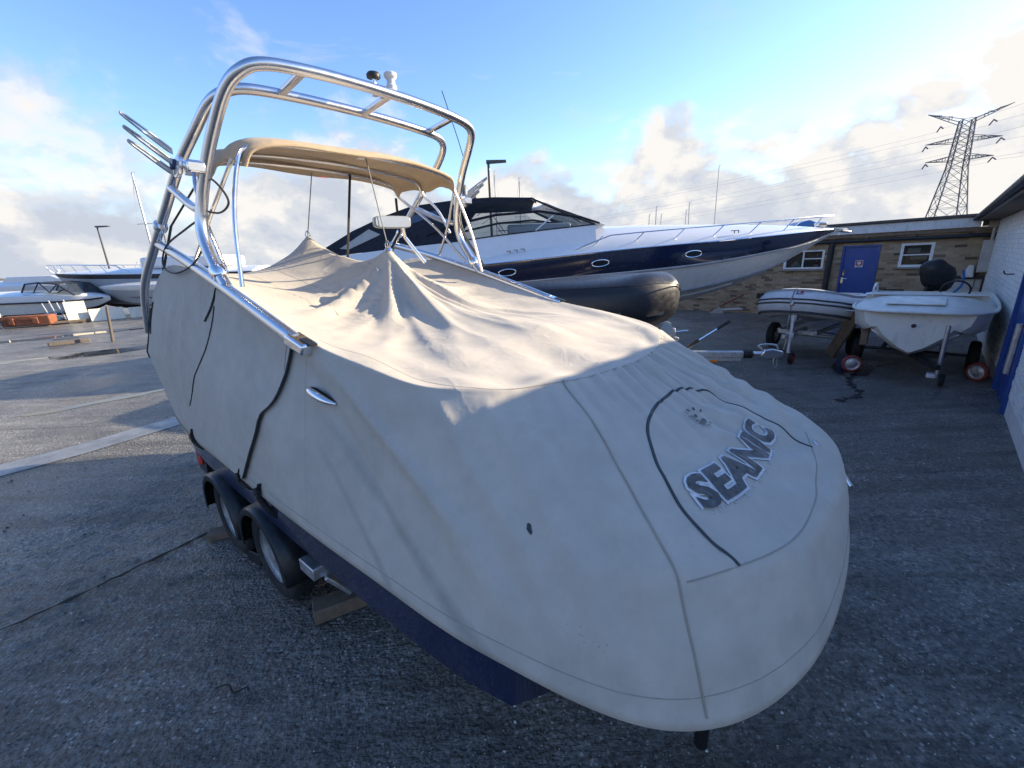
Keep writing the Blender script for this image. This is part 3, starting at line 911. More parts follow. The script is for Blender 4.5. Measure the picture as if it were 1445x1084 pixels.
# loose side flap between the two dark bindings, lying over the main cloth
zl = [(.02, 4.62), (.14, 4.80), (.23, 5.05), (.33, 5.25), (.50, 5.46), (.68, 5.56), (.84, 5.60), (.97, 5.64)]
zr = [(.02, 6.24), (.13, 6.41), (.25, 6.58), (.46, 6.77), (.68, 6.87), (.90, 6.91), (.97, 6.93)]
fl = []
for tt_ in np.linspace(.012, .965, 44):
    a_ = float(np.interp(tt_, [q[0] for q in zl], [q[1] for q in zl])); b_ = float(np.interp(tt_, [q[0] for q in zr], [q[1] for q in zr]))
    fl.append([cover_at(a_ + (b_ - a_) * w_, tt_, .007 + .010 * w_ ** 3 + .004 * math.sin(w_ * 9 + tt_ * 5) * w_ * (1 - w_) * 4) for w_ in np.linspace(0, 1, 30)])
MB().loft(fl).build('side_flap', M_CANVAS, cover, 80)
# stitched seams
strip('seam', [(10.12, 1.0), (10.12, .72), (10.12, .47), (10.14, .22), (10.20, 0.02)], 0.0034, M_SEAM, 0.004, 0.6)
strip('seam', [(5.8, .02), (7, .035), (8.5, .04), (9.6, .05), (10.3, .06), (11.2, .06), (12, .06), (13, .06)], 0.0030, M_SEAM, 0.001, 0.6)
strip('seam', [(10.18, .27), (10.54, .285), (11.2, .30), (11.8, .335), (12.25, .37), (12.6, .39)], 0.004, M_SEAM, 0.001, 0.6, label='pale hem seam under the bow lettering')
strip('seam', [(7.0, 1.07), (7.6, 1.09), (8.1, 1.07), (8.7, 1.02), (9.4, 1.0), (10.2, 0.995), (11, .995), (12, .995), (13, .995), (14.5, 1.0)], 0.0032, M_SEAM, 0.001, 0.6)
strip('seam', [(7.05, .92), (7.15, .5), (7.3, .02)], 0.0022, M_SEAM, 0.0005, 0.5)
strip('seam', [(3.9, 1.55), (4.6, 1.62), (5.4, 1.6), (6.2, 1.62)], 0.003, M_SEAM, 0.001, 0.6)
strip('seam', [(3.6, 1.35), (4.6, 1.42), (5.6, 1.40), (6.3, 1.45)], 0.003, M_SEAM, 0.001, 0.6)
# zips
strip('zip', [(10.54, .285), (10.46, .36), (10.44, .47), (10.52, .60), (10.76, .73), (11.25, .80), (11.9, .81), (12.3, .74), (12.42, .62), (12.38, .50), (12.30, .37)], 0.0065, M_ZIP, 0.003, 0.5, 18, label='curved dark zip round the bow lettering')
strip('zip', [(6.93, .97), (6.91, .90), (6.87, .68), (6.77, .46), (6.58, .25), (6.41, .13), (6.24, .02)], 0.010, M_ZIP, 0.017, 0.5, 16, 0.0006, label='thick dark edge binding down the starboard side')
strip('zip', [(6.86, .95), (6.84, .88), (6.84, .80), (6.85, .72)], 0.006, M_SEAM, 0.014, 0.6, 12)
strip('zip', [(5.64, .97), (5.58, .88), (5.50, .78), (5.42, .70)], 0.010, M_ZIP, 0.004, 0.5, 12, 0.001)
strip('zip', [(5.60, .84), (5.56, .68), (5.46, .50), (5.25, .33), (5.05, .23), (4.80, .14)], 0.009, M_ZIP, 0.004, 0.5, 14, 0.001)
strip('zip', [(3.50, .84), (3.40, .7), (3.36, .52)], 0.008, M_ZIP, 0.004, 0.5, 12, 0.001)
strip('zip', [(3.10, .90), (2.95, .70), (2.8, .45), (2.7, .25)], 0.009, M_ZIP, 0.004, 0.6, 12, 0.001)
# hem straps with buckles
for (s_, l_) in ((6.55, .20), (6.16, .10), (4.75, .12)):
    a = cover_at(s_, 0.045, 0.006); b = cover_at(s_ - .02, 0.0, 0.010)
    P = cr([a, b, b + Vector((0.02, 0.03, -l_ * .5)), b + Vector((0.03, 0.10, -l_))], 6)
    mm = MB().tube(P, 0.016, 6, flat=0.25); mm.box(b + Vector((0, -.006, .02)), (0.05, 0.018, 0.035))
    mm.build('hem_strap', M_BLACK, cover)
# a worn hole
mm = MB(); hp = []
for k in range(9):
    a = 2 * math.pi * k / 9; rr = random.uniform(.7, 1.2)
    hp.append(cover_at(9.29 + 0.021 * math.cos(a) * rr, .372 + 0.021 * math.sin(a) * rr, 0.0035))
mm.add(hp, [tuple(range(9))])
mm.build('worn_hole', M_ZIP, cover, 0)
# worn metal clip at the port end of the front seam
mm = MB(); a = cover_at(12.42, .37, .01); b = cover_at(12.30, .20, .012)
mm.tube(cr([a, (a + b) / 2 + Vector((.01, 0, .006)), b], 5), 0.012, 8, flat=.5)
mm.build('clip', M_CHROME, cover)


def letters_on_cover(text, inset, z):
    cu = bpy.data.curves.new('t', 'FONT'); cu.body = text; cu.size = 1; cu.offset = inset; cu.space_character = 1.06; cu.resolution_u = 3
    ob = bpy.data.objects.new('t', cu); COL.objects.link(ob)
    bpy.context.view_layer.update()
    dg = bpy.context.evaluated_depsgraph_get()
    me_ = bpy.data.meshes.new_from_object(ob.evaluated_get(dg))
    bpy.data.objects.remove(ob); bpy.data.curves.remove(cu)
    return me_


def text_map(a, b, off):
    # text frame to cover stations: S is to starboard, the tops point up to the deck
    s_ = 10.60 + (12.17 - 10.60) * a
    t_ = (0.432 + (0.498 - 0.432) * a) + (0.095 + (0.088 - 0.095) * a) * b
    return cover_at(s_, t_, off)


def put_text(me_, name, mat, off, x0, x1, h):
    bm = bmesh.new(); bm.from_mesh(me_)
    bmesh.ops.triangulate(bm, faces=bm.faces)
    for _ in range(2):
        bmesh.ops.subdivide_edges(bm, edges=[e_ for e_ in bm.edges if e_.calc_length() > 0.12], cuts=1)
        bmesh.ops.triangulate(bm, faces=bm.faces)
    for v_ in bm.verts:
        v_.co = text_map((v_.co.x - x0) / (x1 - x0), v_.co.y / h, off)
    bm.to_mesh(me_); bm.free()
    me_.materials.clear(); me_.materials.append(mat)
    o = bpy.data.objects.new(name, me_); COL.objects.link(o); o.parent = cover
    return o


tm = letters_on_cover('SEANIC', 0.045, 0)
co = np.array([v_.co[:] for v_ in tm.vertices]); tx0, tx1, th_ = co[:, 0].min(), co[:, 0].max(), 0.73
bmsh = letters_on_cover('SEANIC', 0.10, 0)
put_text(bmsh, 'lettering_border', M_LBORDER, 0.0065, tx0, tx1, th_)
lt = put_text(tm, 'lettering', M_LETTER, 0.0100, tx0, tx1, th_)
lt['label'] = 'worn dark block lettering with a frayed pale border'
# frayed threads along the foot of the lettering
mm = MB()
for k in range(70):
    a = random.uniform(-.02, 1.02); p = text_map(a, -0.13, .004); q = text_map(a + random.uniform(-.01, .01), -0.13 - random.uniform(.05, .16), random.uniform(.004, .01))
    mm.tube([p, q], 0.0012, 4)
struct(mm.build('frayed_thread', M_LBORDER, cover), 'stuff')
# round emblem: a fan of small dots and dashes over a worn crescent
mm = MB()


def em(a, b, off=.0125): return cover_at(11.50 + a * .16, .690 + b * .048, off)


def blob(u_, v_, ru, rv, n=10, ang=0):
    P = []
    for k in range(n):
        th = 2 * math.pi * k / n; x_, y_ = ru * math.cos(th), rv * math.sin(th)
        P.append(em(u_ + x_ * math.cos(ang) - y_ * math.sin(ang), v_ + x_ * math.sin(ang) + y_ * math.cos(ang)))
    mm.add(P, [tuple(range(n))])


for k in range(9):
    th = R(20 + k * 35); blob(.82 * math.cos(th), .82 * math.sin(th), .15, .09, 8, th)
P = []
for k in range(13): th = R(150 + k * 15); P.append((.55 * math.cos(th), .55 * math.sin(th) - .05))
for k in range(12, -1, -1): th = R(150 + k * 15); P.append((.30 * math.cos(th) + .05, .25 * math.sin(th) + .02))
mm.add([em(*p) for p in P], [(k, k + 1, 24 - k, 25 - k) for k in range(12)])
blob(.08, .22, .18, .13, 8, .6); blob(-.2, .3, .08, .14, 8, .2)
mm.build('emblem', M_LETTER, cover, 0)

# --- the boat itself
boat = thing('ski_boat', 'navy hulled sports boat with polished tube tower, hidden under the tan canvas cover', 'boat', B_LOC, B_YAW)
rings = []
for s_ in np.linspace(2.6, 21.4, 90):
    He = cr_rows([s_])[0, 2]; X, Y, Z = He
    k = 0.985
    # chine rises to meet the gunwale towards the bow
    up_ = smooth01(-0.62, -0.30, X)
    zc = 0.62 + (0.80 - 0.62) * up_; zk = 0.42 + (0.72 - 0.42) * smooth01(-1.9, -0.4, X)
    yc = Y * (0.955 - 0.25 * up_)
    k = .985 - .05 * up_
    rings.append([(X - .05 - .08 * up_, Y * (k - .06), Z + 0.06), (X - .02 - .08 * up_, Y * k, Z + .005), (X - 0.05 - .12 * up_, yc, zc), (min(X, -.30) - .05, yc * .5, (zc * .45 + zk * .55)), (min(X, -.35) - .05, 0, zk)])
hull = MB().loft(rings).build('hull', M_NAVY, boat, 50)
for a_, b_ in ((3.0, 8.4), (15.6, 21.0)):
    P = [cr_rows([s_])[0, 2] for s_ in np.linspace(a_, b_, 60)]
    MB().tube([(p[0], p[1] * 0.99, p[2] - 0.012) for p in P], [.017 - .010 * k / 59 if a_ < 9 else .007 + .010 * k / 59 for k in range(60)], 8).build('rub_rail', M_BLACK, boat)
tr_ = MB().loft([[(-4.45, y, 0.92), (-4.40, y * .95, .55)] for y in np.linspace(-1.08, 1.08, 9)]); tr_.build('transom', M_NAVY, boat)
# stern drive leg
mm = MB(); mm.prism([(-4.45, .85), (-4.42, .45), (-4.55, .20), (-4.78, .16), (-4.86, .28), (-4.72, .5), (-4.75, .8)], lambda a, b, d: (a, d, b), -.08, .08)
mm.tube([(-4.62, 0, .30), (-4.95, 0, .30)], [.07, .03], 12)
for k in range(3):
    a = 2.1 * k
    mm.box((-4.90, .09 * math.cos(a), .30 + .09 * math.sin(a)), (.03, .08, .13), rot=Matrix.Rotation(a, 3, 'X'))
mm.build('stern_drive', M_BLACKMETAL, boat, bevel=.01)


def T(side, pts): return [(x, side * y, z) for x, y, z in pts]


# lower side rails: tube over the gunwale from the aft leg down to the forward foot
for sd_, lb in ((-1, 'polished starboard rail sloping down to its forward foot'), (1, None)):
    P = cr(T(sd_, [(-4.08, 1.02, 2.235), (-3.5, 1.03, 2.105), (-2.85, 1.04, 1.935), (-2.30, 1.045, 1.775), (-2.02, 1.045, 1.690)]), 8)
    MB().tube(P, 0.033, 14).build('side_rail', M_STEEL, boat, label=lb)
    mm = MB(); mm.beam((-2.06, sd_ * 1.045, 1.700), (-1.90, sd_ * 1.04, 1.655), .085, .055)
    fo = mm.build('rail_foot', M_CHROME, boat, bevel=.012)
    mm = MB(); mm.beam((-1.96, sd_ * 1.04, 1.700), (-1.87, sd_ * 1.035, 1.678), .032, .010)
    mm.build('foot_pad', M_BLACK, fo)
half_front = [(-2.80, 1.035, 1.925), (-2.93, 1.04, 2.08), (-3.02, 1.03, 2.24), (-3.01, 1.00, 2.40), (-2.93, .965, 2.58), (-2.82, .925, 2.75), (-2.68, .88, 2.91), (-2.59, .82, 2.985), (-2.55, .72, 3.025), (-2.53, .50, 3.045), (-2.525, .25, 3.055)]
P = T(-1, half_front) + [(-2.525, 0, 3.058)] + T(1, half_front)[::-1]
MB().tube(cr(P, 6), 0.031, 16).build('tower_hoop', M_STEEL, boat, label='polished forward hoop of the wakeboard tower')
half_aft = [(-4.75, 1.10, 1.55), (-4.50, 1.09, 1.92), (-4.10, 1.04, 2.215), (-3.75, 1.00, 2.44), (-3.42, .955, 2.66), (-3.14, .905, 2.82), (-2.98, .86, 2.925), (-2.90, .79, 2.975), (-2.865, .68, 3.00), (-2.85, .45, 3.012), (-2.845, .2, 3.018)]
P = T(-1, half_aft) + [(-2.845, 0, 3.02)] + T(1, half_aft)[::-1]
MB().tube(cr(P, 6), 0.029, 16).build('tower_hoop', M_STEEL, boat, label='polished aft hoop of the wakeboard tower')
for y in (-.52, .02, .60):
    mm = MB(); mm.beam((-2.53, y, 3.045), (-2.85, y, 3.008), .042, .028)
    mm.build('cross_bar', M_STEEL, boat, bevel=.006)
for sd_ in (-1, 1):
    mm = MB(); mm.tube(cr([(-3.02, sd_ * 1.01, 2.36), (-3.2, sd_ * 1.0, 2.40), (-3.58, sd_ * .985, 2.55)], 6), .024, 10)
    mm.build('side_brace', M_STEEL, boat)
    MB().lathe([(.042, 0), (.046, .01), (.046, .05), (.042, .06)], (-2.86, sd_ * 1.038, 1.985), (-.5, 0, .85), 14).build('tube_collar', M_CHROME, boat)
    mm = MB(); mm.lathe([(.040, 0), (.043, .01), (.043, .04), (.040, .05)], (-3.92, sd_ * 1.02, 2.325), (.82, 0, .56), 14)
    mm.build('tube_collar', M_CHROME, boat)
# navigation light and dome on the top bar
mm = MB(); mm.lathe([(.022, 0), (.022, .02), (.013, .03), (.013, .10)], (-2.60, -.03, 3.05), (0, 0, 1), 14); st = mm.build('light_stem', M_STEEL, boat)
MB().lathe([(.02, .095), (.042, .10), (.044, .115), (.034, .128), (.012, .135)], (-2.60, -.03, 3.05), (0, 0, 1), 18).build('dome', M_BLACK, st)
mm = MB(); mm.lathe([(.034, 0), (.034, .05), (.026, .06), (.026, .085), (.040, .10), (.042, .118), (.032, .125)], (-2.56, .07, 3.068), (0, 0, 1), 18)
mm.build('masthead_light', plain('white_lamp_plastic', (.66, .66, .66), .35), boat)
# mirror on its arm
mm = MB()
outl = []
for k in range(28):
    a = 2 * math.pi * k / 28
    outl.append((.135 * math.copysign(abs(math.cos(a)) ** .35, math.cos(a)), .042 * math.copysign(abs(math.sin(a)) ** .45, math.sin(a))))
mdir = Vector((.94, -.34, 0)).normalized(); mside = Vector((.34, .94, 0)).normalized()
mc = Vector((-2.75, .10, 2.315))
fnm = lambda a, b, d: mc + mside * a + Vector((0, 0, 1)) * b + mdir * d
mm.prism(outl, fnm, -.05, .008)
mi = mm.build('mirror', plain('mirror_shell', (.30, .31, .32), .3), boat, bevel=.006)
mm = MB(); mm.prism([(a * .92, b * .86) for a, b in outl], fnm, .009, .013); mm.build('mirror_glass', M_CHROME, mi, 20)
mm = MB(); mm.tube([mc + mdir * -.04 + mside * .08, mc + Vector((-.06, .14, -.10)), (-2.72, .34, 2.02)], .014, 8); mm.build('mirror_arm', M_STEEL, boat)

# wakeboard racks: hub, clamp and three long forks each
def rack(sd_, hub, fold, lab):
    r0 = bpy.data.objects.new('board_rack', None); COL.objects.link(r0); r0.parent = boat; r0['label'] = lab
    hub = Vector(hub)
    mm = MB(); mm.box(hub + Vector((.02, -sd_ * .02, 0)), (.10, .07, .07)); mm.box(hub + Vector((.09, -sd_ * .01, -.01)), (.07, .09, .055))
    mm.build('clamp', M_CHROME, r0, bevel=.008)
    mm = MB(); mm.lathe([(.055, 0), (.06, .008), (.06, .02), (.03, .026)], hub + Vector((0, sd_ * .03, 0)), (0, sd_, .25), 18)
    mm.build('hub_disc', M_STEEL, r0)
    mm = MB(); mm.box(hub + Vector((-.02, sd_ * .055, .015)), (.05, .03, .05)); mm.build('knob', plain('navy_knob', (.02, .04, .12), .5), r0, bevel=.008)
    d = Vector((fold, sd_ * .72, .62)).normalized(); sp = Vector((.80, 0, .0)); un = Vector((-.12, 0, -1)).normalized()
    for k in range(3):
        o0 = hub + un * (.045 * (k - 1)) + Vector((.035 * (1 - k), sd_ * .05, .01))
        L_ = (.235, .225, .21)[k]; hw = .012
        base = o0 + d * .02; tip = o0 + d * L_
        P = cr([base + un * hw, o0 + d * (L_ * .5) + un * hw, tip + un * hw * .5, tip + d * .012, tip - un * hw * .5, o0 + d * (L_ * .5) - un * hw, base - un * hw], 5)
        pm = MB().tube(P, .006, 8, closed=True)
        pm.beam(base, o0 + d * (L_ * .55), .006, .016, un)
        pm.build('fork', M_GALV, r0)
    return r0


rack(-1, (-3.02, -1.03, 2.575), -.05, 'board rack with long forks sticking out to starboard')
rack(1, (-2.99, 1.03, 2.55), .55, 'board rack folded against the port leg of the tower')

# canopy
cx0, cx1 = -2.72, -3.68
NU, NV = 26, 44
top = []
for i in range(NU + 1):
    u_ = i / NU; row = []
    for j in range(NV + 1):
        v_ = -1 + 2 * j / NV
        y = .83 * (math.sin(v_ * math.pi / 2 * .98)) * (1 - .03 * abs(2 * u_ - 1))
        crown = 2.77 + .05 * u_ - .012 * math.cos(u_ * math.pi * 4)
        z = crown - .115 * abs(v_) ** 3.2 - .03 * max(0, abs(v_) - .85) / .15
        if u_ < .08: z -= .035 * (1 - u_ / .08) ** 2
        if u_ > .92: z -= .05 * ((u_ - .92) / .08) ** 2
        z += .005 * math.sin(v_ * 9 + u_ * 5) + .004 * math.sin(u_ * 17 + v_ * 4)
        x = cx0 + (cx1 - cx0) * u_ - .10 * (abs(v_) ** 2) * (1 if u_ < .5 else -1) * abs(1 - 2 * u_)
        row.append((x, y, z))
    top.append(row)
bim = MB().loft(top).build('canopy', M_BIMINI, boat, 60, label='tan cloth sun canopy stretched under the tower')
sol = bim.modifiers.new('t', 'SOLIDIFY'); sol.thickness = .006
mm = MB(); mm.tube(cr([top[0][j] for j in range(0, NV + 1, 4)], 4), .010, 8); mm.build('piping', M_BIMINI, bim)
mm = MB(); mm.box((-2.93, .02, 2.752), (.045, .05, .003)); mm.build('label', M_PAPER, bim)
mm = MB(); mm.box((-3.72, .02, 2.775), (.004, .07, .018)); mm.box((-3.72, .13, 2.765), (.004, .10, .024)); mm.build('tag', M_RED, bim)
# canopy bows and struts
def bow(x, dz, foot, sdz=0):
    h_ = [(foot[0], .985, foot[1]), ((x + foot[0]) / 2, .93, (foot[1] + 2.66 + dz) / 2), (x, .835, 2.60 + dz), (x, .76, 2.695 + dz), (x, .55, 2.735 + dz), (x, .25, 2.752 + dz)]
    P = T(-1, h_) + [(x, 0, 2.757 + dz)] + T(1, h_)[::-1]
    MB().tube(cr(P, 5), .0125, 10).build('canopy_bow', M_STEEL, boat)


bow(-2.84, -.006, (-2.72, 1.925))
bow(-3.25, .012, (-3.10, 2.28))
bow(-3.60, .030, (-2.92, 2.02))
for sd_ in (-1, 1):
    MB().tube([(-3.32, sd_ * 1.02, 2.085), (-3.08, sd_ * .95, 2.34), (-2.86, sd_ * .85, 2.62)], .0115, 8).build('canopy_strut', M_STEEL, boat)
    MB().tube([(-3.62, sd_ * .80, 2.63), (-3.85, sd_ * .97, 2.34), (-4.55, sd_ * 1.02, 1.80)], .012, 4, flat=.2).build('tie_strap', M_BLACK, boat)
MB().tube([(-3.58, .32, 2.78), (-3.72, .26, 2.06)], .012, 4, flat=.2).build('tie_strap', M_BLACK, boat)
MB().tube([(-2.80, -.03, 2.755), (-2.70, 0, cover_at(12, 1.0).z * 0 + 2.13)], .0045, 6).build('lifting_rope', M_ROPE, boat)
MB().tube([(-3.64, 0.02, 2.80), (-3.86, 0, 2.30)], .0045, 6).build('lifting_rope', M_ROPE, boat)
for (p, s_) in (((-2.70, 0, 2.125), 1), ((-3.86, 0, 2.275), 1)):
    mm = MB(); mm.tube(cr([(p[0], p[1] - .012, p[2]), (p[0], p[1] - .02, p[2] + .03), (p[0], p[1], p[2] + .055), (p[0], p[1] + .02, p[2] + .03), (p[0], p[1] + .012, p[2])], 5), .005, 6)
    mm.lathe([(.03, -.012), (.026, .0), (.012, .012)], p, (0, 0, 1), 12)
    mm.build('rope_hook', M_CHROME, boat)
# loose wires
MB().tube(cr([(-3.0, -.99, 2.56), (-2.94, -.93, 2.50), (-2.90, -.90, 2.40), (-2.97, -.93, 2.345), (-3.06, -.985, 2.36)], 8), .006, 6).build('wire', M_CABLE, boat)
MB().tube(cr([(-3.08, -.99, 2.33), (-3.35, -1.02, 2.28), (-3.75, -1.05, 2.20), (-3.86, -1.07, 2.08), (-3.60, -1.08, 2.02), (-3.25, -1.06, 2.06), (-3.06, -1.01, 2.18)], 8), .006, 6).build('wire', M_CABLE, boat)
for y in (1.0, 1.02):
    MB().tube(cr([(-2.98, y, 2.60), (-2.94, y - .02, 2.3), (-2.72, y, 1.98)], 6), .006, 6).build('wire', M_CABLE, boat)
MB().tube([(-2.78, .93, 2.80), (-2.90, .98, 3.02), (-3.1, 1.02, 3.45)], .004, 6).build('aerial', M_CABLE, boat)
# cleat poking through the cover on the starboard side
ca_ = cover_at(7.16, .69, .0); cb_ = cover_at(7.46, .665, .0)
nrm_ = Vector((-.02, -1, .25)).normalized()
mm = MB(); P = cr([ca_ + nrm_ * .006, ca_ * .8 + cb_ * .2 + nrm_ * .028, (ca_ + cb_) / 2 + nrm_ * .034, ca_ * .2 + cb_ * .8 + nrm_ * .028, cb_ + nrm_ * .006], 6)
n_ = len(P); mm.tube(P, [.006 + .013 * math.sin(math.pi * k / (n_ - 1)) for k in range(n_)], 12)
mm.build('cleat', M_CHROME, boat)
mm = MB(); off = Vector((0.0, 0.0, .016))
pl = [ca_ + off * .2, ca_ * .7 + cb_ * .3 + off * 1.3, ca_ * .3 + cb_ * .7 + off * 1.3, cb_ + off * .6, ca_ * .3 + cb_ * .7 - off * .3, ca_ * .7 + cb_ * .3 - off * .3]
mm.add([p + nrm_ * .006 for p in pl], [tuple(range(6))]); mm.build('cover_slit', M_BLACK, cover, 0)

# --- its trailer
trl = thing('boat_trailer', 'twin axle trailer with black mudguards under the covered sports boat', 'trailer', B_LOC, B_YAW)
mm = MB()
for sd_ in (-1, 1):
    mm.beam((-4.6, sd_ * .62, .42), (-1.3, sd_ * .62, .42), .06, .12); mm.beam((-1.3, sd_ * .62, .42), (-.05, sd_ * .05, .40), .06, .12)
for x in (-4.4, -3.0, -1.5): mm.beam((x, -.62, .40), (x, .62, .40), .06, .10)
mm.beam((-.6, 0, .40), (-.12, 0, .39), .09, .10)
mm.build('frame', M_GALV, trl, bevel=.008)
for sd_ in (-1, 1):
    mm = MB(); mm.beam((-4.5, sd_ * .45, .56), (-1.2, sd_ * .45, .60), .09, .05); mm.build('bunk', M_BLACK, trl, bevel=.01)
    for x in (-3.35, -2.62):
        wheel(trl, (x, sd_ * 1.10, .305), .305, .17, (0, 1 if sd_ < 0 else -1, 0), rim=.60)
        mm = MB()
        # mudguard: arched sheet with turned-down lip
        A_ = [R(a) for a in range(-8, 189, 8)]
        rr = .338
        outer = []
        for a in A_:
            X, Z = x + rr * math.cos(a), .315 + rr * math.sin(a)
            outer.append([(X, sd_ * .985, Z), (X, sd_ * 1.215, Z), (x + (rr - .012) * math.cos(a), sd_ * 1.232, .315 + (rr - .012) * math.sin(a)), (x + (rr - .05) * math.cos(a), sd_ * 1.234, .315 + (rr - .05) * math.sin(a))])
        mm.loft(outer)
        mg = mm.build('mudguard', M_BLACKMETAL, trl, 40)
        so_ = mg.modifiers.new('t', 'SOLIDIFY'); so_.thickness = .006
    mm = MB(); mm.beam((-2.99, sd_ * .99, .45), (-2.99, sd_ * .62, .44), .06, .06)
    for x in (-3.35, -2.62): mm.tube([(x, sd_ * 1.0, .305), (x, sd_ * .62, .34)], .028, 10)
    mm.build('axle_stub', M_BLACKMETAL, trl)
    mm = MB(); mm.beam((-2.10, sd_ * 1.18, .46), (-2.10, sd_ * .62, .44), .16, .07)
    mm.build('step', M_GALV, trl, bevel=.006)
    mm = MB(); mm.beam((-2.02, sd_ * 1.12, .43), (-1.98, sd_ * 1.02, .28), .07, .025); mm.build('step_bracket', M_GALV, trl, bevel=.006)
# tail light boards
for sd_ in (-1, 1):
    mm = MB(); mm.prism([(-4.46, .92), (-4.52, .30), (-4.30, .28), (-4.22, .50)], lambda a, b, d: (a, sd_ * 1.02 + d, b), -.03, .03)
    tl = mm.build('light_board', M_BLACKMETAL, trl, bevel=.005)
    mm = MB()
    for (a, b) in ((-4.40, .50), (-4.36, .42), (-4.42, .40)): mm.lathe([(.045, 0), (.045, .01), (.02, .016)], (a, sd_ * 1.052, b), (0, sd_, 0), 14)
    mm.build('lamp', M_RED, tl)
# bow post and jockey wheel
MB().beam((-.30, 0, .42), (-.34, 0, .78), .06, .06, (1, 0, 0)).build('bow_post', M_BLACKMETAL, trl)
MB().tube([(-.26, -.46, .62), (-.26, -.46, .02)], .028, 12).build('jockey_tube', M_BLACKMETAL, trl)
MB().beam((-.05, .05, .62), (-.25, .05, .74), .10, .08).build('bow_roller', M_BLACKMETAL, trl, bevel=.02)


def plank(label, c, s, rz, mat=M_WOOD, name='timber_chock'):
    mm = MB(); mm.box((0, 0, s[2] / 2), s)
    o = mm.build(name, mat, None, bevel=.006, loc=(c[0], c[1], c[2] if len(c) > 2 else 0), rotz=rz)
    return tag(o, label, 'timber')


plank('weathered timber plank wedged behind the rear trailer wheel', (-2.30, 2.93), (.30, .11, .06), R(18))
plank('dark timber block lying between the two trailer wheels', (-1.86, 2.62), (.16, .14, .10), R(-30), M_BLACKMETAL)
plank('dark timber baulk on the ground beside the trailer step', (-1.02, 2.16), (.50, .13, .09), R(28))


# ------------------------------------------------------------------ generic planing hull
def interp_rows(rows, n):
    """rows: (x, half beam, z sheer, z stripe, half chine, z chine, z keel, z crown); x falls from bow to stern"""
    A = np.array(rows, float); d = np.linspace(0, len(A) - 1, n); out = []
    for q in d:
        i = min(int(q), len(A) - 2); f = q - i
        p0, p1, p2, p3 = A[max(i - 1, 0)], A[i], A[i + 1], A[min(i + 2, len(A) - 1)]
        out.append(0.5 * (2 * p1 + (p2 - p0) * f + (2 * p0 - 5 * p1 + 4 * p2 - p3) * f ** 2 + (3 * p1 - p0 - 3 * p2 + p3) * f ** 3))
    return np.array(out)


def hull_parts(root, rows, mats, n=46, names=('hull_bottom', 'topsides', 'stripe', 'deck'), spray=True):
    A = interp_rows(rows, n)
    bot, mid, stp, dk = [], [], [], []
    for (x, b, zs, zb, bc, zc, zk, zd) in A:
        b, bc = max(b, .012), max(bc, .008)
        def sym(ps): return [(x, -y, z) for y, z in ps] + [(x, y, z) for y, z in ps[::-1]]
        bot.append([(x, -bc, zc), (x, -bc * .5, zk + (zc - zk) * .45), (x, 0, zk), (x, bc * .5, zk + (zc - zk) * .45), (x, bc, zc)])
        bb = bc + (b - bc) * .80
        for lst, ps in ((mid, [(bc, zc), (bc + (bb - bc) * .5, zc + (zb - zc) * .48), (bb, zb)]), (stp, [(bb, zb), (b * .995, zb + (zs - zb) * .55), (b, zs)])):
            lst.append(([(x, -y, z) for y, z in ps], [(x, y, z) for y, z in ps]))
        ed = zs + .35 * (zd - zs)
        dk.append([(x, -b, zs + .002), (x, -b * .985, zs + .03), (x, -b * .86, ed), (x, -b * .55, zs + .80 * (zd - zs)), (x, 0, zd), (x, b * .55, zs + .80 * (zd - zs)), (x, b * .86, ed), (x, b * .985, zs + .03), (x, b, zs + .002)])
    MB().loft(bot, cap1=True).build(names[0], mats[0], root, 30)
    for nm, lst, mt in ((names[1], mid, mats[1]), (names[2], stp, mats[2])):
        m_ = MB(); m_.loft([q[0] for q in lst]); m_.loft([q[1] for q in lst])
        m_.add([lst[-1][0][0], lst[-1][0][-1], lst[-1][1][-1], lst[-1][1][0]], [(0, 1, 2, 3)])
        m_.build(nm, mt, root, 30)
    MB().loft(dk, cap1=True).build(names[3], mats[3], root, 30)
    return A


def stanchion_rail(root, A, x0, x1, h, n, inset=.93, r=.013, lean=.25, lab=None):
    """bow rail on both sides joined round the bow, with raked stanchions"""
    X = A[:, 0]
    def ed(x, k):
        o = np.argsort(X); return float(np.interp(x, X[o], A[o, k]))
    xs_ = np.linspace(x0, x1, 22)
    L_ = []
    for x in xs_:
        fl = min(1, (x1 - x) / -0.9 if x1 < x else 1)
        end = max(0.0, min(1.0, (x - x1) / 0.9))
        L_.append((x, -ed(x, 1) * inset, ed(x, 2) + .05 + h * (end if end < 1 else 1)))
    P = L_[::-1] + [(x, -y, z) for x, y, z in L_]
    MB().tube(P, r, 8).build('bow_rail', M_STEEL, root, label=lab)
    for k in range(n):
        x = x0 + (x1 - x0) * (k + .45) / (n + .3)
        for sd_ in (-1, 1):
            xb = x - lean
            MB().tube([(x, sd_ * ed(x, 1) * inset, ed(x, 2) + .05 + h), (xb, sd_ * ed(xb, 1) * .88, ed(xb, 2) + .08)], r * .85, 6).build('stanchion', M_STEEL, root)


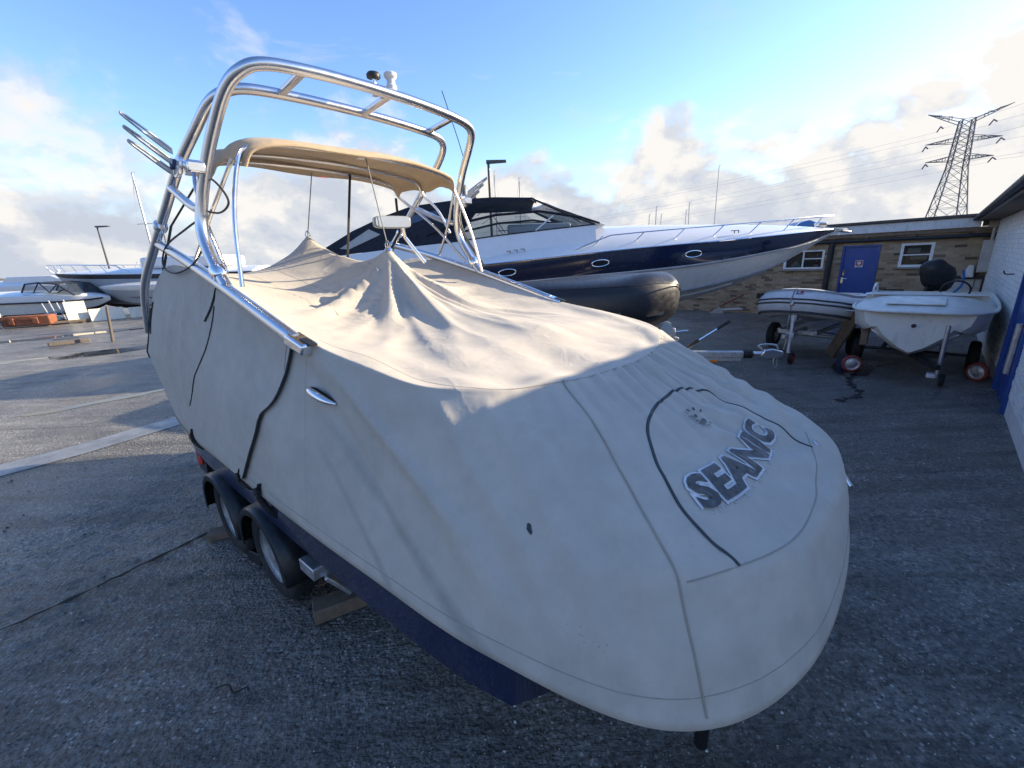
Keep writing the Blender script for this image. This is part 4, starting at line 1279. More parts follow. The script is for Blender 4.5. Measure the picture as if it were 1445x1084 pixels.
# ------------------------------------------------------------------ the large motor yacht
yacht = thing('motor_yacht', 'big white sports cruiser with navy hull band and dark canopy behind the covered boat', 'yacht', (8.0, 10.8, 0), 0.0)
YR = [  # x, beam, sheer, stripe bottom, chine half, chine z, keel, crown
    (0.00, .02, 2.42, 2.38, .01, 2.34, 2.33, 2.44),
    (-.55, .36, 2.40, 2.24, .10, 2.06, 2.04, 2.50),
    (-1.20, .66, 2.36, 2.10, .28, 1.78, 1.68, 2.56),
    (-2.20, .98, 2.30, 1.96, .55, 1.48, 1.24, 2.62),
    (-3.60, 1.25, 2.23, 1.80, .85, 1.24, .86, 2.68),
    (-5.20, 1.42, 2.16, 1.70, 1.08, 1.08, .66, 2.72),
    (-7.00, 1.50, 2.05, 1.62, 1.20, 1.00, .58, 2.66),
    (-9.00, 1.52, 1.93, 1.52, 1.25, .96, .55, 2.34),
    (-11.0, 1.50, 1.84, 1.44, 1.26, .95, .54, 2.20),
    (-12.6, 1.44, 1.78, 1.40, 1.24, .95, .54, 2.10)]
YA = hull_parts(yacht, YR, (M_ANTIFOUL, M_HULLWHITE, M_YNAVY, M_GEL), 60)
_o = np.argsort(YA[:, 0])
def yk(x, k): return float(np.interp(x, YA[_o, 0], YA[_o, k]))


# pinstripes, rub strake and spray rails follow the hull side
def hull_line(name, x0, x1, fn, r, mat, root, n=40):
    for sd_ in (-1, 1):
        P = []
        for x in np.linspace(x0, x1, n):
            y, z = fn(x); P.append((x, sd_ * y, z))
        MB().tube(P, r, 6).build(name, mat, root)


hull_line('rub_strake', -.1, -12.5, lambda x: (yk(x, 1) + .006, yk(x, 2) + .004), .018, M_CHROME, yacht)
hull_line('pinstripe', -.6, -12.5, lambda x: (yk(x, 4) + (yk(x, 1) - yk(x, 4)) * .785 + .004, yk(x, 3) - .035), .016, M_YGREY, yacht)
hull_line('chine_strake', -1.2, -12.0, lambda x: (yk(x, 4) + .01, yk(x, 5)), .026, M_YGREY, yacht)
hull_line('spray_rail', -2.6, -11.0, lambda x: (yk(x, 4) * .62 + .02, yk(x, 6) + (yk(x, 5) - yk(x, 6)) * .58), .026, M_GEL, yacht)
# portholes
for x in (-3.95, -6.0, -8.0):
    for sd_ in (-1, 1):
        y0 = yk(x, 1) * .992; z0 = (yk(x, 2) * .5 + yk(x, 3) * .5)
        tl = (yk(x + .3, 2) - yk(x - .3, 2)) / .6
        ang = math.atan2(yk(x + .2, 1) - yk(x - .2, 1), .4)
        def pf(a, b, d, x=x, y0=y0, z0=z0, sd_=sd_, ang=ang, tl=tl): return (x + a, sd_ * (y0 + a * math.tan(ang) + d + b * .12), z0 + b + a * tl)
        ov = []
        for k in range(26):
            a = 2 * math.pi * k / 26; ov.append((.185 * math.cos(a), .068 * math.copysign(abs(math.sin(a)) ** .9, math.sin(a))))
        ro = MB().tube([pf(a, b, .012) for a, b in ov], .014, 8, closed=True).build('porthole', M_CHROME, yacht)
        MB().add([pf(a * .95, b * .92, .008) for a, b in ov], [tuple(range(26))]).build('pane', plain('dark_porthole_glass', (.01, .012, .016), .06), ro, 0)
# model numerals on the coaming: small dark marks
for x in (-7.95, -7.80, -7.65, -3.0, -2.9):
    mm = MB(); y0 = -yk(x, 1) * .90
    z0 = yk(x, 2) + .30 * (yk(x, 7) - yk(x, 2)) + .02
    mm.box((x, y0, z0 + .05), (.085, .012, .016)); mm.box((x + .035, y0, z0 + .02), (.016, .012, .05))
    mm.build('numeral', M_YNAVY, yacht, 0)
stanchion_rail(yacht, YA, -.15, -6.7, .27, 7, lab='long polished bow rail on raked stanchions')
# anchor on the stem
mm = MB(); mm.beam((-.25, 0, 2.47), (.30, 0, 2.40), .07, .05); mm.prism([(.10, -.16), (.42, -.03), (.42, .03), (.10, .16)], lambda a, b, d: (a, b, 2.40 + d - a * .12), -.02, .02)
mm.build('anchor', M_GALV, yacht, bevel=.006)
mm = MB(); mm.box((-.35, 0, 2.55), (.22, .16, .10)); mm.build('windlass', M_CHROME, yacht, bevel=.02)

# cabin side surface: point at (x, height above the coaming, side)
def cab(x, z, sd_): return Vector((x, sd_ * (1.16 - .24 * (z - 2.5)), z))


def bar(name, pts, w, mat, sd_, root=None):
    return MB().tube([cab(x, z, sd_) for x, z in pts], w, 8, flat=.6).build(name, mat, root or yacht)


for sd_ in (-1, 1):
    # coaming below the windows
    base = [(-6.05, 2.70), (-7.0, 2.64), (-8.2, 2.55), (-9.4, 2.44), (-10.6, 2.36), (-12.0, 2.24)]
    mm = MB(); mm.loft([[(x, sd_ * yk(x, 1) * .90, yk(x, 2) + .05), cab(x, z, sd_) + Vector((0, sd_ * .02, -.05)), cab(x, z, sd_)] for x, z in base]); mm.build('coaming', M_GEL, yacht, 40)
    mid_ = [(-6.35, 2.86), (-7.25, 3.02), (-8.2, 2.98), (-9.2, 2.80), (-9.7, 2.62)]
    roofl = [(-7.42, 3.30), (-8.2, 3.34), (-8.9, 3.33), (-10.0, 3.24), (-10.6, 3.12), (-11.3, 2.78), (-11.9, 2.46)]
    bar('window_sill', base[:4], .022, M_NAVYCANVAS, sd_)
    bar('window_bar', mid_, .045, M_NAVYCANVAS, sd_)
    bar('window_bar', [(-6.05, 2.70), (-6.75, 2.98), (-7.42, 3.30)], .035, M_NAVYCANVAS, sd_)
    bar('screen_frame', [(-6.95, 2.92), (-7.35, 2.62)], .030, M_GEL, sd_)
    bar('window_bar', [(-8.0, 2.60), (-8.25, 2.96)], .012, M_NAVYCANVAS, sd_)
    bar('window_bar', [(-8.05, 3.33), (-8.6, 2.98)], .010, M_NAVYCANVAS, sd_)
    bar('window_bar', [(-8.2, 2.80), (-6.75, 2.78)], .016, M_GUTTER, sd_)
    def pane(poly, mat, nm='window_pane'):
        MB().add([cab(x, z, sd_) for x, z in poly], [tuple(range(len(poly)))]).build(nm, mat, yacht, 0)
    pane([(-6.1, 2.70), (-7.0, 2.645), (-8.2, 2.555), (-9.3, 2.46), (-9.25, 2.79), (-8.2, 2.97), (-7.25, 3.01), (-6.4, 2.86)], M_SCREEN)
    pane([(-7.25, 3.03), (-8.2, 3.0), (-9.15, 2.83), (-8.75, 3.24), (-7.9, 3.24), (-7.50, 3.22)], M_CLEAR)
    # dark side of the canopy, with its two tinted lights
    dark = [(-9.15, 2.80), (-8.75, 3.24), (-7.9, 3.24), (-7.42, 3.24), (-7.42, 3.31), (-8.2, 3.35), (-8.9, 3.34), (-10.0, 3.24), (-10.6, 3.06), (-11.3, 2.78), (-11.9, 2.46), (-11.9, 2.25), (-10.6, 2.37), (-9.4, 2.45)]
    MB().prism(dark, lambda a, b, d: cab(a, b, sd_) + Vector((0, sd_ * d, 0)), 0.0, -.02).build('canopy_side', M_NAVYCANVAS, yacht, 0)
    tint = plain('tinted_vinyl', (.055, .085, .15), .10, var=.2)
    MB().prism([(-9.5, 3.12), (-10.3, 2.99), (-10.55, 2.78), (-9.9, 2.90), (-9.35, 3.08)], lambda a, b, d: cab(a, b, sd_) + Vector((0, sd_ * d, 0)), .004, .010).build('canopy_light', tint, yacht, 0)
    MB().prism([(-10.95, 2.80), (-11.6, 2.42), (-11.4, 2.40), (-10.7, 2.68)], lambda a, b, d: cab(a, b, sd_) + Vector((0, sd_ * d, 0)), .004, .010).build('canopy_light', M_CABINET, yacht, 0)
# canopy roof from side to side
roofp = [(-7.30, 3.27), (-7.42, 3.33), (-8.2, 3.38), (-8.9, 3.37), (-10.0, 3.28), (-10.6, 3.10), (-11.3, 2.82), (-11.95, 2.48)]
rg = []
for x, z in roofp:
    row = []
    for k in range(13):
        v_ = -1 + k / 6; row.append((x, v_ * (1.165 - .24 * (z - 2.5)), z - .07 * v_ ** 4 + .03 * (1 - v_ * v_)))
    rg.append(row)
rf_ = MB().loft(rg).build('canopy_roof', M_NAVYCANVAS, yacht, 40); s_ = rf_.modifiers.new('t', 'SOLIDIFY'); s_.thickness = .02
# raked windscreen across the front
wg = []
for x, z in ((-5.95, 2.72), (-6.4, 2.88), (-6.9, 3.07), (-7.36, 3.27)):
    row = []
    for k in range(11):
        v_ = -1 + k / 5; row.append((x + .30 * (1 - v_ * v_), v_ * (1.15 - .24 * (z - 2.5)), z))
    wg.append(row)
MB().loft(wg).build('windscreen', M_SCREEN, yacht, 60)
for k in (0, 3, 7, 10): MB().tube([wg[i][k] for i in range(4)], .022, 8).build('screen_bar', M_NAVYCANVAS if k in (0, 10) else M_GEL, yacht)
MB().tube(wg[3], .035, 8).build('screen_header', M_GEL, yacht)
MB().tube(cr([(-6.3, -.75, 2.76), (-6.5, -.62, 2.92), (-6.75, -.55, 2.98)], 6), .010, 6).build('wiper', M_BLACK, yacht)
mm = MB(); mm.box((-7.2, .3, 2.72), (1.5, 1.2, .22)); mm.build('helm_console', M_GEL, yacht, bevel=.05)
# rolled cover and aerial pods on the roof
for (x, y, r_, hh) in ((-8.92, -.35, .10, .34), (-8.68, -.30, .075, .20)):
    MB().lathe([(r_, 0), (r_ * 1.05, .04), (r_, hh * .9), (r_ * .8, hh)], (x, y, 3.37), (0, 0, 1), 18).build('aerial_pod', plain('pod_grey', (.10, .11, .13), .5), yacht)
MB().tube([(-7.0, .2, 3.05), (-6.97, .2, 3.24)], .008, 6).build('whip_aerial', M_STEEL, yacht)
# cradle that carries the yacht
crd = thing('yacht_cradle', 'steel cradle with padded props under the big sports cruiser', 'cradle', (8.0, 10.8, 0))
mm = MB()
for y in (-.9, .9): mm.beam((-11.5, y, .10), (-5.0, y, .10), .12, .16)
mm.build('base_beam', M_RUST, crd, bevel=.01)
for x in (-5.2, -8.2, -11.2):
    MB().beam((x, -.95, .26), (x, .95, .26), .12, .14).build('cross_beam', M_RUST, crd, bevel=.01)
    MB().box((x, 0, .42), (.25, .30, .20)).build('keel_block', M_WOOD, crd, bevel=.01)
    for sd_ in (-1, 1): MB().tube([(x, sd_ * .9, .30), (x, sd_ * .98, .86)], .05, 10).build('prop', M_RUST, crd)

# ------------------------------------------------------------------ inflatable under a black cover
RIBYAW = R(-14)
rib = thing('inflatable_boat', 'inflatable boat wrapped in a glossy black cover in front of the big cruiser', 'boat', (2.62, 6.62, 0), RIBYAW)
rg = []
for x, hw, z0, z1 in ((.02, .10, 1.30, 1.50), (-.06, .34, 1.10, 1.66), (-.22, .52, 1.00, 1.72), (-.5, .72, .92, 1.74), (-.9, .86, .88, 1.75), (-1.6, .95, .84, 1.74), (-2.6, .98, .80, 1.70), (-3.8, .98, .78, 1.64), (-4.5, .94, .78, 1.58)):
    row = []
    for k in range(28):
        a = 2 * math.pi * k / 28
        ce, se = math.cos(a), math.sin(a)
        y = hw * math.copysign(abs(ce) ** .62, ce)
        zc_, zh = (z0 + z1) / 2, (z1 - z0) / 2
        z = zc_ + zh * math.copysign(abs(se) ** .75, se)
        if se > .3: z += (.02 - .10 * (1 - abs(y / hw)) * smooth01(-.3, -1.2, x)) * 1.0 + .02 * math.sin(x * 9 + a * 3)
        row.append((x, y, z))
    rg.append(row)
def densify(rows, n):
    return [list(c) for c in zip(*[cr(col, n) for col in zip(*rows)])]


MB().loft(densify(rg, 4), closed=True, cap0=True, cap1=True).build('cover', M_BLACKPVC, rib, 60)
MB().tube(cr([(0.03, -.08, 1.47), (-.05, -.36, 1.58), (-.30, -.62, 1.62), (-.9, -.90, 1.60), (-2.0, -1.0, 1.58)], 8), .008, 6).build('cover_seam', M_BLACK, rib)
mm = MB(); mm.loft([[(x, y * (1 - .0), .40 + (.45 if abs(y) > .5 else .30 if abs(y) > .2 else 0) + .30 * smooth01(-1.2, 0.0, x) + .12) for y in (-.7, -.35, 0, .35, .7)] for x in (-.25, -1.0, -2.0, -3.2, -4.4)]); mm.build('hull', M_GREYHULL, rib)
# faint lettering on the cover side
mm = MB()
for (x, w_, h_) in ((-1.35, .16, .05), (-1.10, .10, .07), (-.92, .14, .05)):
    mm.box((x, -.972 + .04 * smooth01(-1.3, -.8, x) * 1.2, 1.22), (w_, .004, h_))
mm.build('faded_lettering', plain('faded_print', (.05, .06, .075), .5), rib, 0)
rtr = thing('inflatable_trailer', 'galvanised trailer with handbrake and drawbar under the black covered inflatable', 'trailer', (2.62, 6.62, 0), RIBYAW)
mm = MB(); mm.beam((-4.2, -.5, .48), (-1.0, -.5, .48), .06, .10); mm.beam((-4.2, .5, .48), (-1.0, .5, .48), .06, .10)
mm.beam((-1.0, -.5, .48), (.10, -.05, .47), .06, .10); mm.beam((-1.0, .5, .48), (.10, .05, .47), .06, .10)
mm.build('frame', M_GALV, rtr, bevel=.008)
MB().beam((0.0, 0, .465), (1.02, 0, .465), .11, .10).build('drawbar', M_GALV, rtr, bevel=.012)
MB().beam((.15, -.005, .39), (1.00, -.005, .395), .09, .07).build('lower_channel', M_GALV, rtr, bevel=.01)
mm = MB(); mm.lathe([(.058 + (.012 if k % 2 else 0), k * .016) for k in range(9)], (1.02, 0, .47), (1, 0, 0), 18); mm.build('bellows', M_BLACK, rtr, 60)
mm = MB(); mm.tube([(1.15, 0, .475), (1.30, 0, .475)], .036, 12); mm.prism([(1.26, .44), (1.30, .54), (1.42, .56), (1.56, .52), (1.58, .46), (1.50, .42), (1.36, .41)], lambda a, b, d: (a, d, b), -.045, .045)
mm.build('coupling', M_CHROME, rtr, bevel=.012)
MB().tube(cr([(1.28, 0, .54), (1.22, 0, .60), (1.32, 0, .625), (1.46, 0, .61), (1.50, 0, .55)], 6), .014, 8).build('coupling_handle', M_GALV, rtr)
MB().tube(cr([(1.46, -.03, .44), (1.44, -.04, .36), (1.47, -.05, .28), (1.50, -.03, .31), (1.49, -.02, .40)], 6), .006, 6).build('breakaway_cable', M_GALV, rtr)
mm = MB(); mm.tube([(.13, -.03, .44), (.16, -.03, .55), (.36, -.05, .70)], .026, 10); mm.build('handbrake', M_BLACKMETAL, rtr)
MB().tube([(.34, -.05, .685), (.62, -.07, .89)], .013, 8).build('lever', M_CHROME, rtr)
MB().tube([(.60, -.07, .875), (.77, -.08, 1.00)], .022, 10).build('grip', M_BLACK, rtr)
MB().box((.60, -.058, .365), (.12, .012, .035)).build('side_marker', M_ORANGE, rtr, bevel=.004)
mm = MB(); mm.beam((-.45, 0, .50), (-.38, 0, .92), .06, .06, (1, 0, 0)); mm.beam((-.5, 0, .84), (.06, 0, .70), .07, .06); mm.build('winch_post', M_GALV, rtr, bevel=.008)
mm = MB(); mm.box((-.10, -.03, .82), (.20, .10, .13)); wb = mm.build('winch', M_GALV, rtr, bevel=.01)
MB().lathe([(.09, 0), (.09, .02), (.045, .025), (.045, .07), (.09, .075), (.09, .095)], (-.13, -.10, .90), (0, 1, 0), 22).build('winch_drum', M_CHROME, wb)
MB().tube([(.0, -.10, .84), (.18, -.11, .86)], .011, 8).build('winch_handle', M_CHROME, wb)
MB().lathe([(.05, 0), (.07, .02), (.07, .10), (.05, .12)], (-.52, -.10, .90), (0, 1, 0), 20).build('keel_roller', M_BLUELIGHT, rtr)
for sd_ in (-1, 1): wheel(rtr, (-2.9, sd_ * .92, .29), .29, .16, (0, 1 if sd_ < 0 else -1, 0), .6)
MB().tube([(-2.9, -.9, .30), (-2.9, .9, .30)], .03, 10).build('axle', M_GALV, rtr)
MB().tube([(-4.0, 0, .48), (-4.0, 0, .02)], .03, 10).build('prop_stand', M_GALV, rtr)

# ------------------------------------------------------------------ grey inflatable dinghy, bow towards the camera
DY = math.atan2(-.62, -.78)
ding = thing('inflatable_dinghy', 'pale grey inflatable dinghy with dark rubbing strips on a small trailer', 'dinghy', (6.15, 8.45, -.13), DY)
hp_ = [(-1.25, .66, 1.00), (-.6, .69, 1.00), (.1, .68, 1.02), (.60, .60, 1.06), (.92, .44, 1.14), (1.06, .22, 1.19), (1.09, 0, 1.20)]
P = [(x, -y, z) for x, y, z in hp_] + [(x, y, z) for x, y, z in hp_[:-1][::-1]]
C_ = cr(P, 7); nC = len(C_)
MB().tube(C_, [.06 if k in (0, nC - 1) else (.16 if k in (1, nC - 2) else .245) for k in range(nC)], 22).build('tube', M_TUBELIGHT, ding, 60)
def around(dx, dz):
    out = []
    for k in range(nC):
        t_ = (C_[min(k + 1, nC - 1)] - C_[max(k - 1, 0)]).normalized(); s_ = Vector((t_.y, -t_.x, 0)).normalized()
        out.append(C_[k] + s_ * dx + Vector((0, 0, dz)))
    return out[3:-3]


q_ = around(.245, .0)
sgn = 1 if q_[len(q_) // 2].x > C_[nC // 2].x else -1
for (a, b) in ((.236, .075), (.248, .010)):
    MB().tube(around(sgn * a, b), .017, 6).build('rubbing_strip', M_STRIPE, ding)
MB().tube(around(sgn * .12, .222), .028, 6, flat=.5).build('top_patch', M_TUBEGREY, ding)
MB().tube(around(sgn * .195, -.160)[14:-14], .026, 6).build('bow_patch', M_STRIPE, ding)
mm = MB(); rows_ = []
for x, w_, zk in ((.95, .20, .98), (.6, .42, .82), (.1, .50, .72), (-.6, .52, .68), (-1.1, .52, .68)):
    rows_.append([(x, -w_, .95), (x, -w_ * .7, zk + .10), (x, 0, zk), (x, w_ * .7, zk + .10), (x, w_, .95)])
mm.loft(rows_, cap1=True); mm.build('hull', M_TUBEGREY, ding, 40)
MB().box((-1.02, 0, 1.0), (.05, 1.0, .42)).build('transom', M_TUBEGREY, ding, bevel=.01)
MB().box((-.35, 0, 1.10), (.25, 1.0, .03)).build('thwart', M_TUBEGREY, ding, bevel=.01)
# maker's patch on the bow top: blue frame, red mark
def bowpt(a, b):   # a to port, b up the front face of the bow
    th = R(28) + b; return Vector((1.09 + .250 * math.cos(th) - .9 * a * a, a, 1.20 + .250 * math.sin(th)))


mm = MB(); mm.loft([[bowpt(a, b) for b in np.linspace(.18, .62, 5)] for a in np.linspace(.02, .27, 7)]); pa = mm.build('maker_patch', plain('patch_blue', (.03, .07, .22), .5), ding)
mm = MB(); mm.loft([[bowpt(a, b) + Vector((.002, 0, .002)) for b in np.linspace(.24, .56, 5)] for a in np.linspace(.04, .25, 7)]); mm.build('patch_field', plain('patch_grey', (.42, .45, .52), .5), pa)
mm = MB(); mm.loft([[bowpt(a, b) + Vector((.004, 0, .004)) for b in np.linspace(.28, .52, 4)] for a in np.linspace(.08, .125, 4)]); mm.build('patch_mark', M_RED, pa)
MB().tube(cr([bowpt(-.02, .95), bowpt(-.02, .5), bowpt(-.02, 0), bowpt(-.02, -.5) + Vector((.02, 0, 0)), (1.12, -.02, .80)], 6), .011, 6, flat=.5).build('tie_strap', M_ROPE, ding)
MB().tube([C_[8] + Vector((0, -.21, -.16)), C_[8] + Vector((0, -.215, .05)), C_[8] + Vector((0, -.12, .19)), C_[8] + Vector((0, .05, .215))], .012, 6, flat=.5).build('tie_strap', M_ROPE, ding)
MB().lathe([(.035, 0), (.035, .02), (.02, .035)], bowpt(.0, -.52), (1, 0, -.1), 14).build('tow_ring', M_CHROME, ding)
MB().tube(cr(around(sgn * .14, .235)[4:-4:4], 4), .007, 6).build('grab_line', M_ROPE, ding)
# flap of loose cover at the port quarter (left in view)
mm = MB(); mm.loft([[(.15 - .4 * u_, .72 + .22 * v_, 1.18 - .40 * v_ - .04 * math.sin(u_ * 7)) for v_ in (0, .4, .8, 1)] for u_ in np.linspace(0, 1, 6)]); mm.build('spray_flap', M_TUBEGREY, ding)
fen = thing('fender', 'white boat fender hanging from the side of the grey inflatable dinghy', 'fender', (6.15, 8.45, -.13), DY)
MB().lathe([(.012, -.34), (.03, -.30), (.075, -.24), (.08, -.18), (.08, -.02), (.06, .03), (.025, .06), (.02, .09)], (.28, .90, .88), (0, 0, 1), 18).build('body', M_FENDER, fen, 50)
MB().tube([(.28, .90, .96), (.26, .86, 1.10)], .008, 6).build('lanyard', M_ROPE, fen)
dtr = thing('dinghy_trailer', 'galvanised single axle trailer under the grey inflatable dinghy', 'trailer', (6.15, 8.45, 0), DY)
mm = MB(); mm.beam((-1.2, -.34, .49), (.9, -.30, .49), .05, .07); mm.beam((-1.2, .34, .49), (.9, .30, .49), .05, .07); mm.beam((.9, -.30, .49), (.9, .30, .49), .05, .07); mm.beam((.4, 0, .49), (1.55, 0, .49), .06, .07)
mm.build('frame', M_GALV, dtr, bevel=.005)
MB().tube([(0, -.70, .30), (0, .70, .30)], .03, 10).build('axle', M_GALV, dtr)
for sd_ in (-1, 1):
    wheel(dtr, (0, sd_ * .70, .255), .255, .15, (0, 1 if sd_ < 0 else -1, 0), .5)
    MB().tube([(.9, sd_ * .3, .53), (-.1, sd_ * .68, .33)], .015, 6).build('stay', M_GALV, dtr)
mm = MB(); mm.beam((1.16, 0, .50), (1.22, 0, 1.00), .055, .055, (1, 0, 0)); mm.box((1.24, 0, .93), (.09, .16, .08)); mm.box((1.22, .03, .80), (.08, .10, .10)); mm.build('winch_post', M_GALV, dtr, bevel=.008)
MB().tube([(1.36, .06, .84), (1.40, .06, .18)], .024, 12).build('jockey_tube', M_FENDER, dtr)
MB().tube(cr([(1.40, .06, .20), (1.40, .12, .16), (1.42, .12, .10)], 4), .014, 8).build('jockey_fork', M_GALV, dtr)
wheel(dtr, (1.45, .14, .10), .10, .07, (0, -1, 0), .62, M_RED, 'jockey_wheel')
MB().box((1.34, .05, .50), (.10, .12, .11)).build('jockey_clamp', M_GALV, dtr, bevel=.01)
MB().tube(cr([(1.2, -.05, .92), (1.24, -.06, .70), (1.22, -.05, .42), (1.26, -.06, .20)], 6), .006, 6).build('safety_chain', M_GALV, dtr)

# ------------------------------------------------------------------ white dory
OY = math.atan2(-.69, -.72)
dory = thing('dory', 'old white dory with weathered foredeck, parked against the painted wall', 'dinghy', (5.95, 6.12, -.07), OY)
DR = []
for x, hw, zs, hc, zc, zk in ((.0, .62, 1.10, .50, .85, .50), (-.12, .72, 1.105, .58, .80, .45), (-.45, .79, 1.11, .64, .76, .42), (-1.0, .83, 1.125, .68, .74, .42), (-2.0, .84, 1.14, .70, .74, .42), (-3.3, .80, 1.16, .70, .76, .42)):
    ps = [(hw, zs), (hw * .97, zs - .06), (hc * 1.15, zc + .08), (hc * .98, zc), (hc * .84, zc + .02), (hc * .66, zk + .25), (hc * .28, zk + .08), (0, zk)]
    DR.append([(x + (.04 if i > 4 else 0) - .10 * abs(y / hw) ** 3 * (1 if x > -.2 else 0) - .10 * (1 - (z - zk) / (zs - zk)) * (1 if x > -.3 else 0), -y, z) for i, (y, z) in enumerate(ps)] + [(x + (.04 if i > 4 else 0) - .10 * abs(y / hw) ** 3 * (1 if x > -.2 else 0) - .10 * (1 - (z - zk) / (zs - zk)) * (1 if x > -.3 else 0), y, z) for i, (y, z) in list(enumerate(ps))[::-1][1:]])
MB().loft(densify(DR, 4), cap0=True, cap1=True).build('hull', M_OLDGEL, dory, 35)
edge = [(x - .10 * (1 if x > -.2 else 0), hw, zs) for x, hw, zs in ((.0, .62, 1.105), (-.12, .72, 1.11), (-.45, .795, 1.115), (-1.0, .835, 1.13), (-2.0, .845, 1.145), (-3.3, .805, 1.165))]
front = [(0.0, y, 1.105) for y in (-.35, 0, .35)]
P = [(x, -y, z) for x, y, z in edge[::-1]] + front + edge
MB().tube(cr(P, 4), .022, 8, flat=.8).build('gunwale', M_OLDGEL, dory)
dk_ = []
for x, hw in ((.0, .60), (-.15, .70), (-.5, .78), (-.95, .82)):
    z0 = 1.105 + .02 * min(1, -x)
    dk_.append([(x - .10 * abs(v_) ** 3 * (1 if x > -.2 else 0), v_ * hw, z0 + .15 * (1 - v_ ** 4) * min(1, .10 - x * 1.1)) for v_ in np.linspace(-1, 1, 13)])
MB().loft(dk_).build('foredeck', M_OLDGEL, dory, 40)
MB().box((-.55, -.05, 1.226), (.50, .66, .016), rot=Matrix.Rotation(R(7), 3, 'Y')).build('hatch', M_OLDGEL, dory, bevel=.004)
for sd_ in (-1, 1):
    mm = MB(); mm.loft([[(x, sd_ * .80, 1.17 - .03 * -x), (x, sd_ * .62, 1.22 - .03 * -x), (x, sd_ * .58, 1.05)] for x in (-.9, -1.6, -2.4, -3.2)]); mm.build('side_deck', M_OLDGEL, dory)
mm = MB(); mm.loft([[(-.95, v_ * .74, 1.28), (-1.0, v_ * .74, 1.33 - .05 * v_ ** 2), (-1.06, v_ * .72, 1.30), (-1.06, v_ * .72, 1.0)] for v_ in np.linspace(-1, 1, 9)]); mm.build('cockpit_coaming', M_OLDGEL, dory)
MB().tube([(-1.35 + .16 * math.cos(a) * .35, .34 + .17 * math.sin(a), 1.33 + .15 * math.cos(a)) for a in np.linspace(0, 2 * math.pi, 20, endpoint=False)], .014, 8, closed=True).build('steering_wheel', M_BLACK, dory)
MB().tube(cr([(-.7, -.60, 1.28), (-.7, -.60, 1.42), (-1.2, -.62, 1.44), (-1.5, -.62, 1.30)], 6), .014, 8).build('grab_rail', M_UPVC, dory)
MB().lathe([(.03, 0), (.03, .015), (.015, .02)], (.03, 0, .92), (1, 0, 0), 12).build('bow_eye', M_BLACKMETAL, dory)
for sd_ in (-1, 1):
    MB().tube(cr([(-.10, sd_ * .02, .70), (-.10, sd_ * .25, .68), (-.16, sd_ * .48, .80)], 6), .016, 6).build('spray_rail', M_UPVC, dory)
# outboard under a black bag
mm = MB()
om = Matrix.Rotation(R(28), 3, 'X') @ Matrix.Rotation(R(35), 3, 'Y')
mm.ellipsoid((-3.45, .05, 1.46), (.21, .25, .38), 22, 14, om)
for i, p in enumerate(mm.v):
    mm.v[i] = (p[0] + .015 * math.sin(p[2] * 21 + p[1] * 9), p[1] + .015 * math.sin(p[0] * 19 + p[2] * 11), p[2] + .012 * math.sin(p[1] * 25))
ob = mm.build('outboard_motor', plain('black_engine_bag', (.012, .013, .016), .6, bump=.4, bscale=30), dory, 60, label='outboard motor tilted up under a black bag')
mm = MB(); mm.beam((-3.35, 0, 1.25), (-3.75, -.15, .75), .12, .10); mm.prism([(-.12, 0), (.12, 0), (.06, -.3), (-.06, -.3)], lambda a, b, d: (-3.72 + a, -.15 + d, .80 + b), -.03, .03); mm.build('leg', M_BLACKMETAL, ob)
MB().tube(cr([(-3.2, .3, 1.10), (-3.25, .42, 1.30), (-3.4, .40, 1.55)], 6), .02, 8).build('hose', M_BLUELIGHT, ob)

otr = thing('dory_trailer', 'low launching trailer with red rimmed wheels under the old white dory', 'trailer', (5.95, 6.12, 0), OY)
mm = MB(); mm.beam((-2.9, -.35, .34), (-.5, -.35, .34), .05, .07); mm.beam((-2.9, .35, .34), (-.5, .35, .34), .05, .07); mm.beam((-.5, -.4, .34), (-.5, .4, .34), .05, .07); mm.beam((-.5, 0, .34), (.35, .35, .33), .06, .07)
mm.build('frame', M_BLACKMETAL, otr, bevel=.005)
MB().tube([(-1.3, -.74, .24), (-1.3, .74, .24)], .025, 10).build('axle', M_BLACKMETAL, otr)
for sd_ in (-1, 1): wheel(otr, (-1.3, sd_ * .72, .24), .24, .13, (0, 1 if sd_ < 0 else -1, 0), .55)
for (x, y) in ((-.25, -.66), (-.62, .78)):
    wheel(otr, (x, y, .135), .135, .07, (-.8, .6, 0) if y > 0 else (-.9, -.3, 0), .74, M_GALV, 'launching_wheel', plain('red_rim', (.26, .045, .04), .6, dirt=.6))
MB().box((-.45, -.58, .60), (.10, .10, .34)).build('bow_block', M_WOOD, otr, bevel=.01)
MB().tube([(.05, .36, .88), (.05, .36, .12)], .026, 12).build('jockey_tube', M_GALV, otr)
wheel(otr, (.05, .42, .09), .09, .06, (0, 1, 0), .55, M_BLACKMETAL, 'jockey_wheel')
mm = MB(); mm.box((.10, .30, .16), (.12, .10, .06)); mm.build('jockey_foot', M_FENDER, otr, bevel=.01)
o = MB().beam((0, 0, 0), (-.10, -.62, .92), .22, .05, (1, 0, 0)).build('rotten_plank', M_WOOD, None, bevel=.01, loc=(6.12, 7.85, .03)); tag(o, 'brown weathered board leaning between the inflatable dinghy and the dory', 'timber')
mm = MB(); mm.tube([(0, 0, 0), (0, .35, 0), (.10, .35, .02), (.10, 0, .02)], .014, 8); mm.tube([(0, .18, 0), (.10, .18, .02)], .012, 8)
o = mm.build('ladder_hook', M_GALV, None, loc=(5.98, 7.18, .94), rotz=R(40)); tag(o, 'bent bright tube frame propped on the leaning brown board', 'frame')
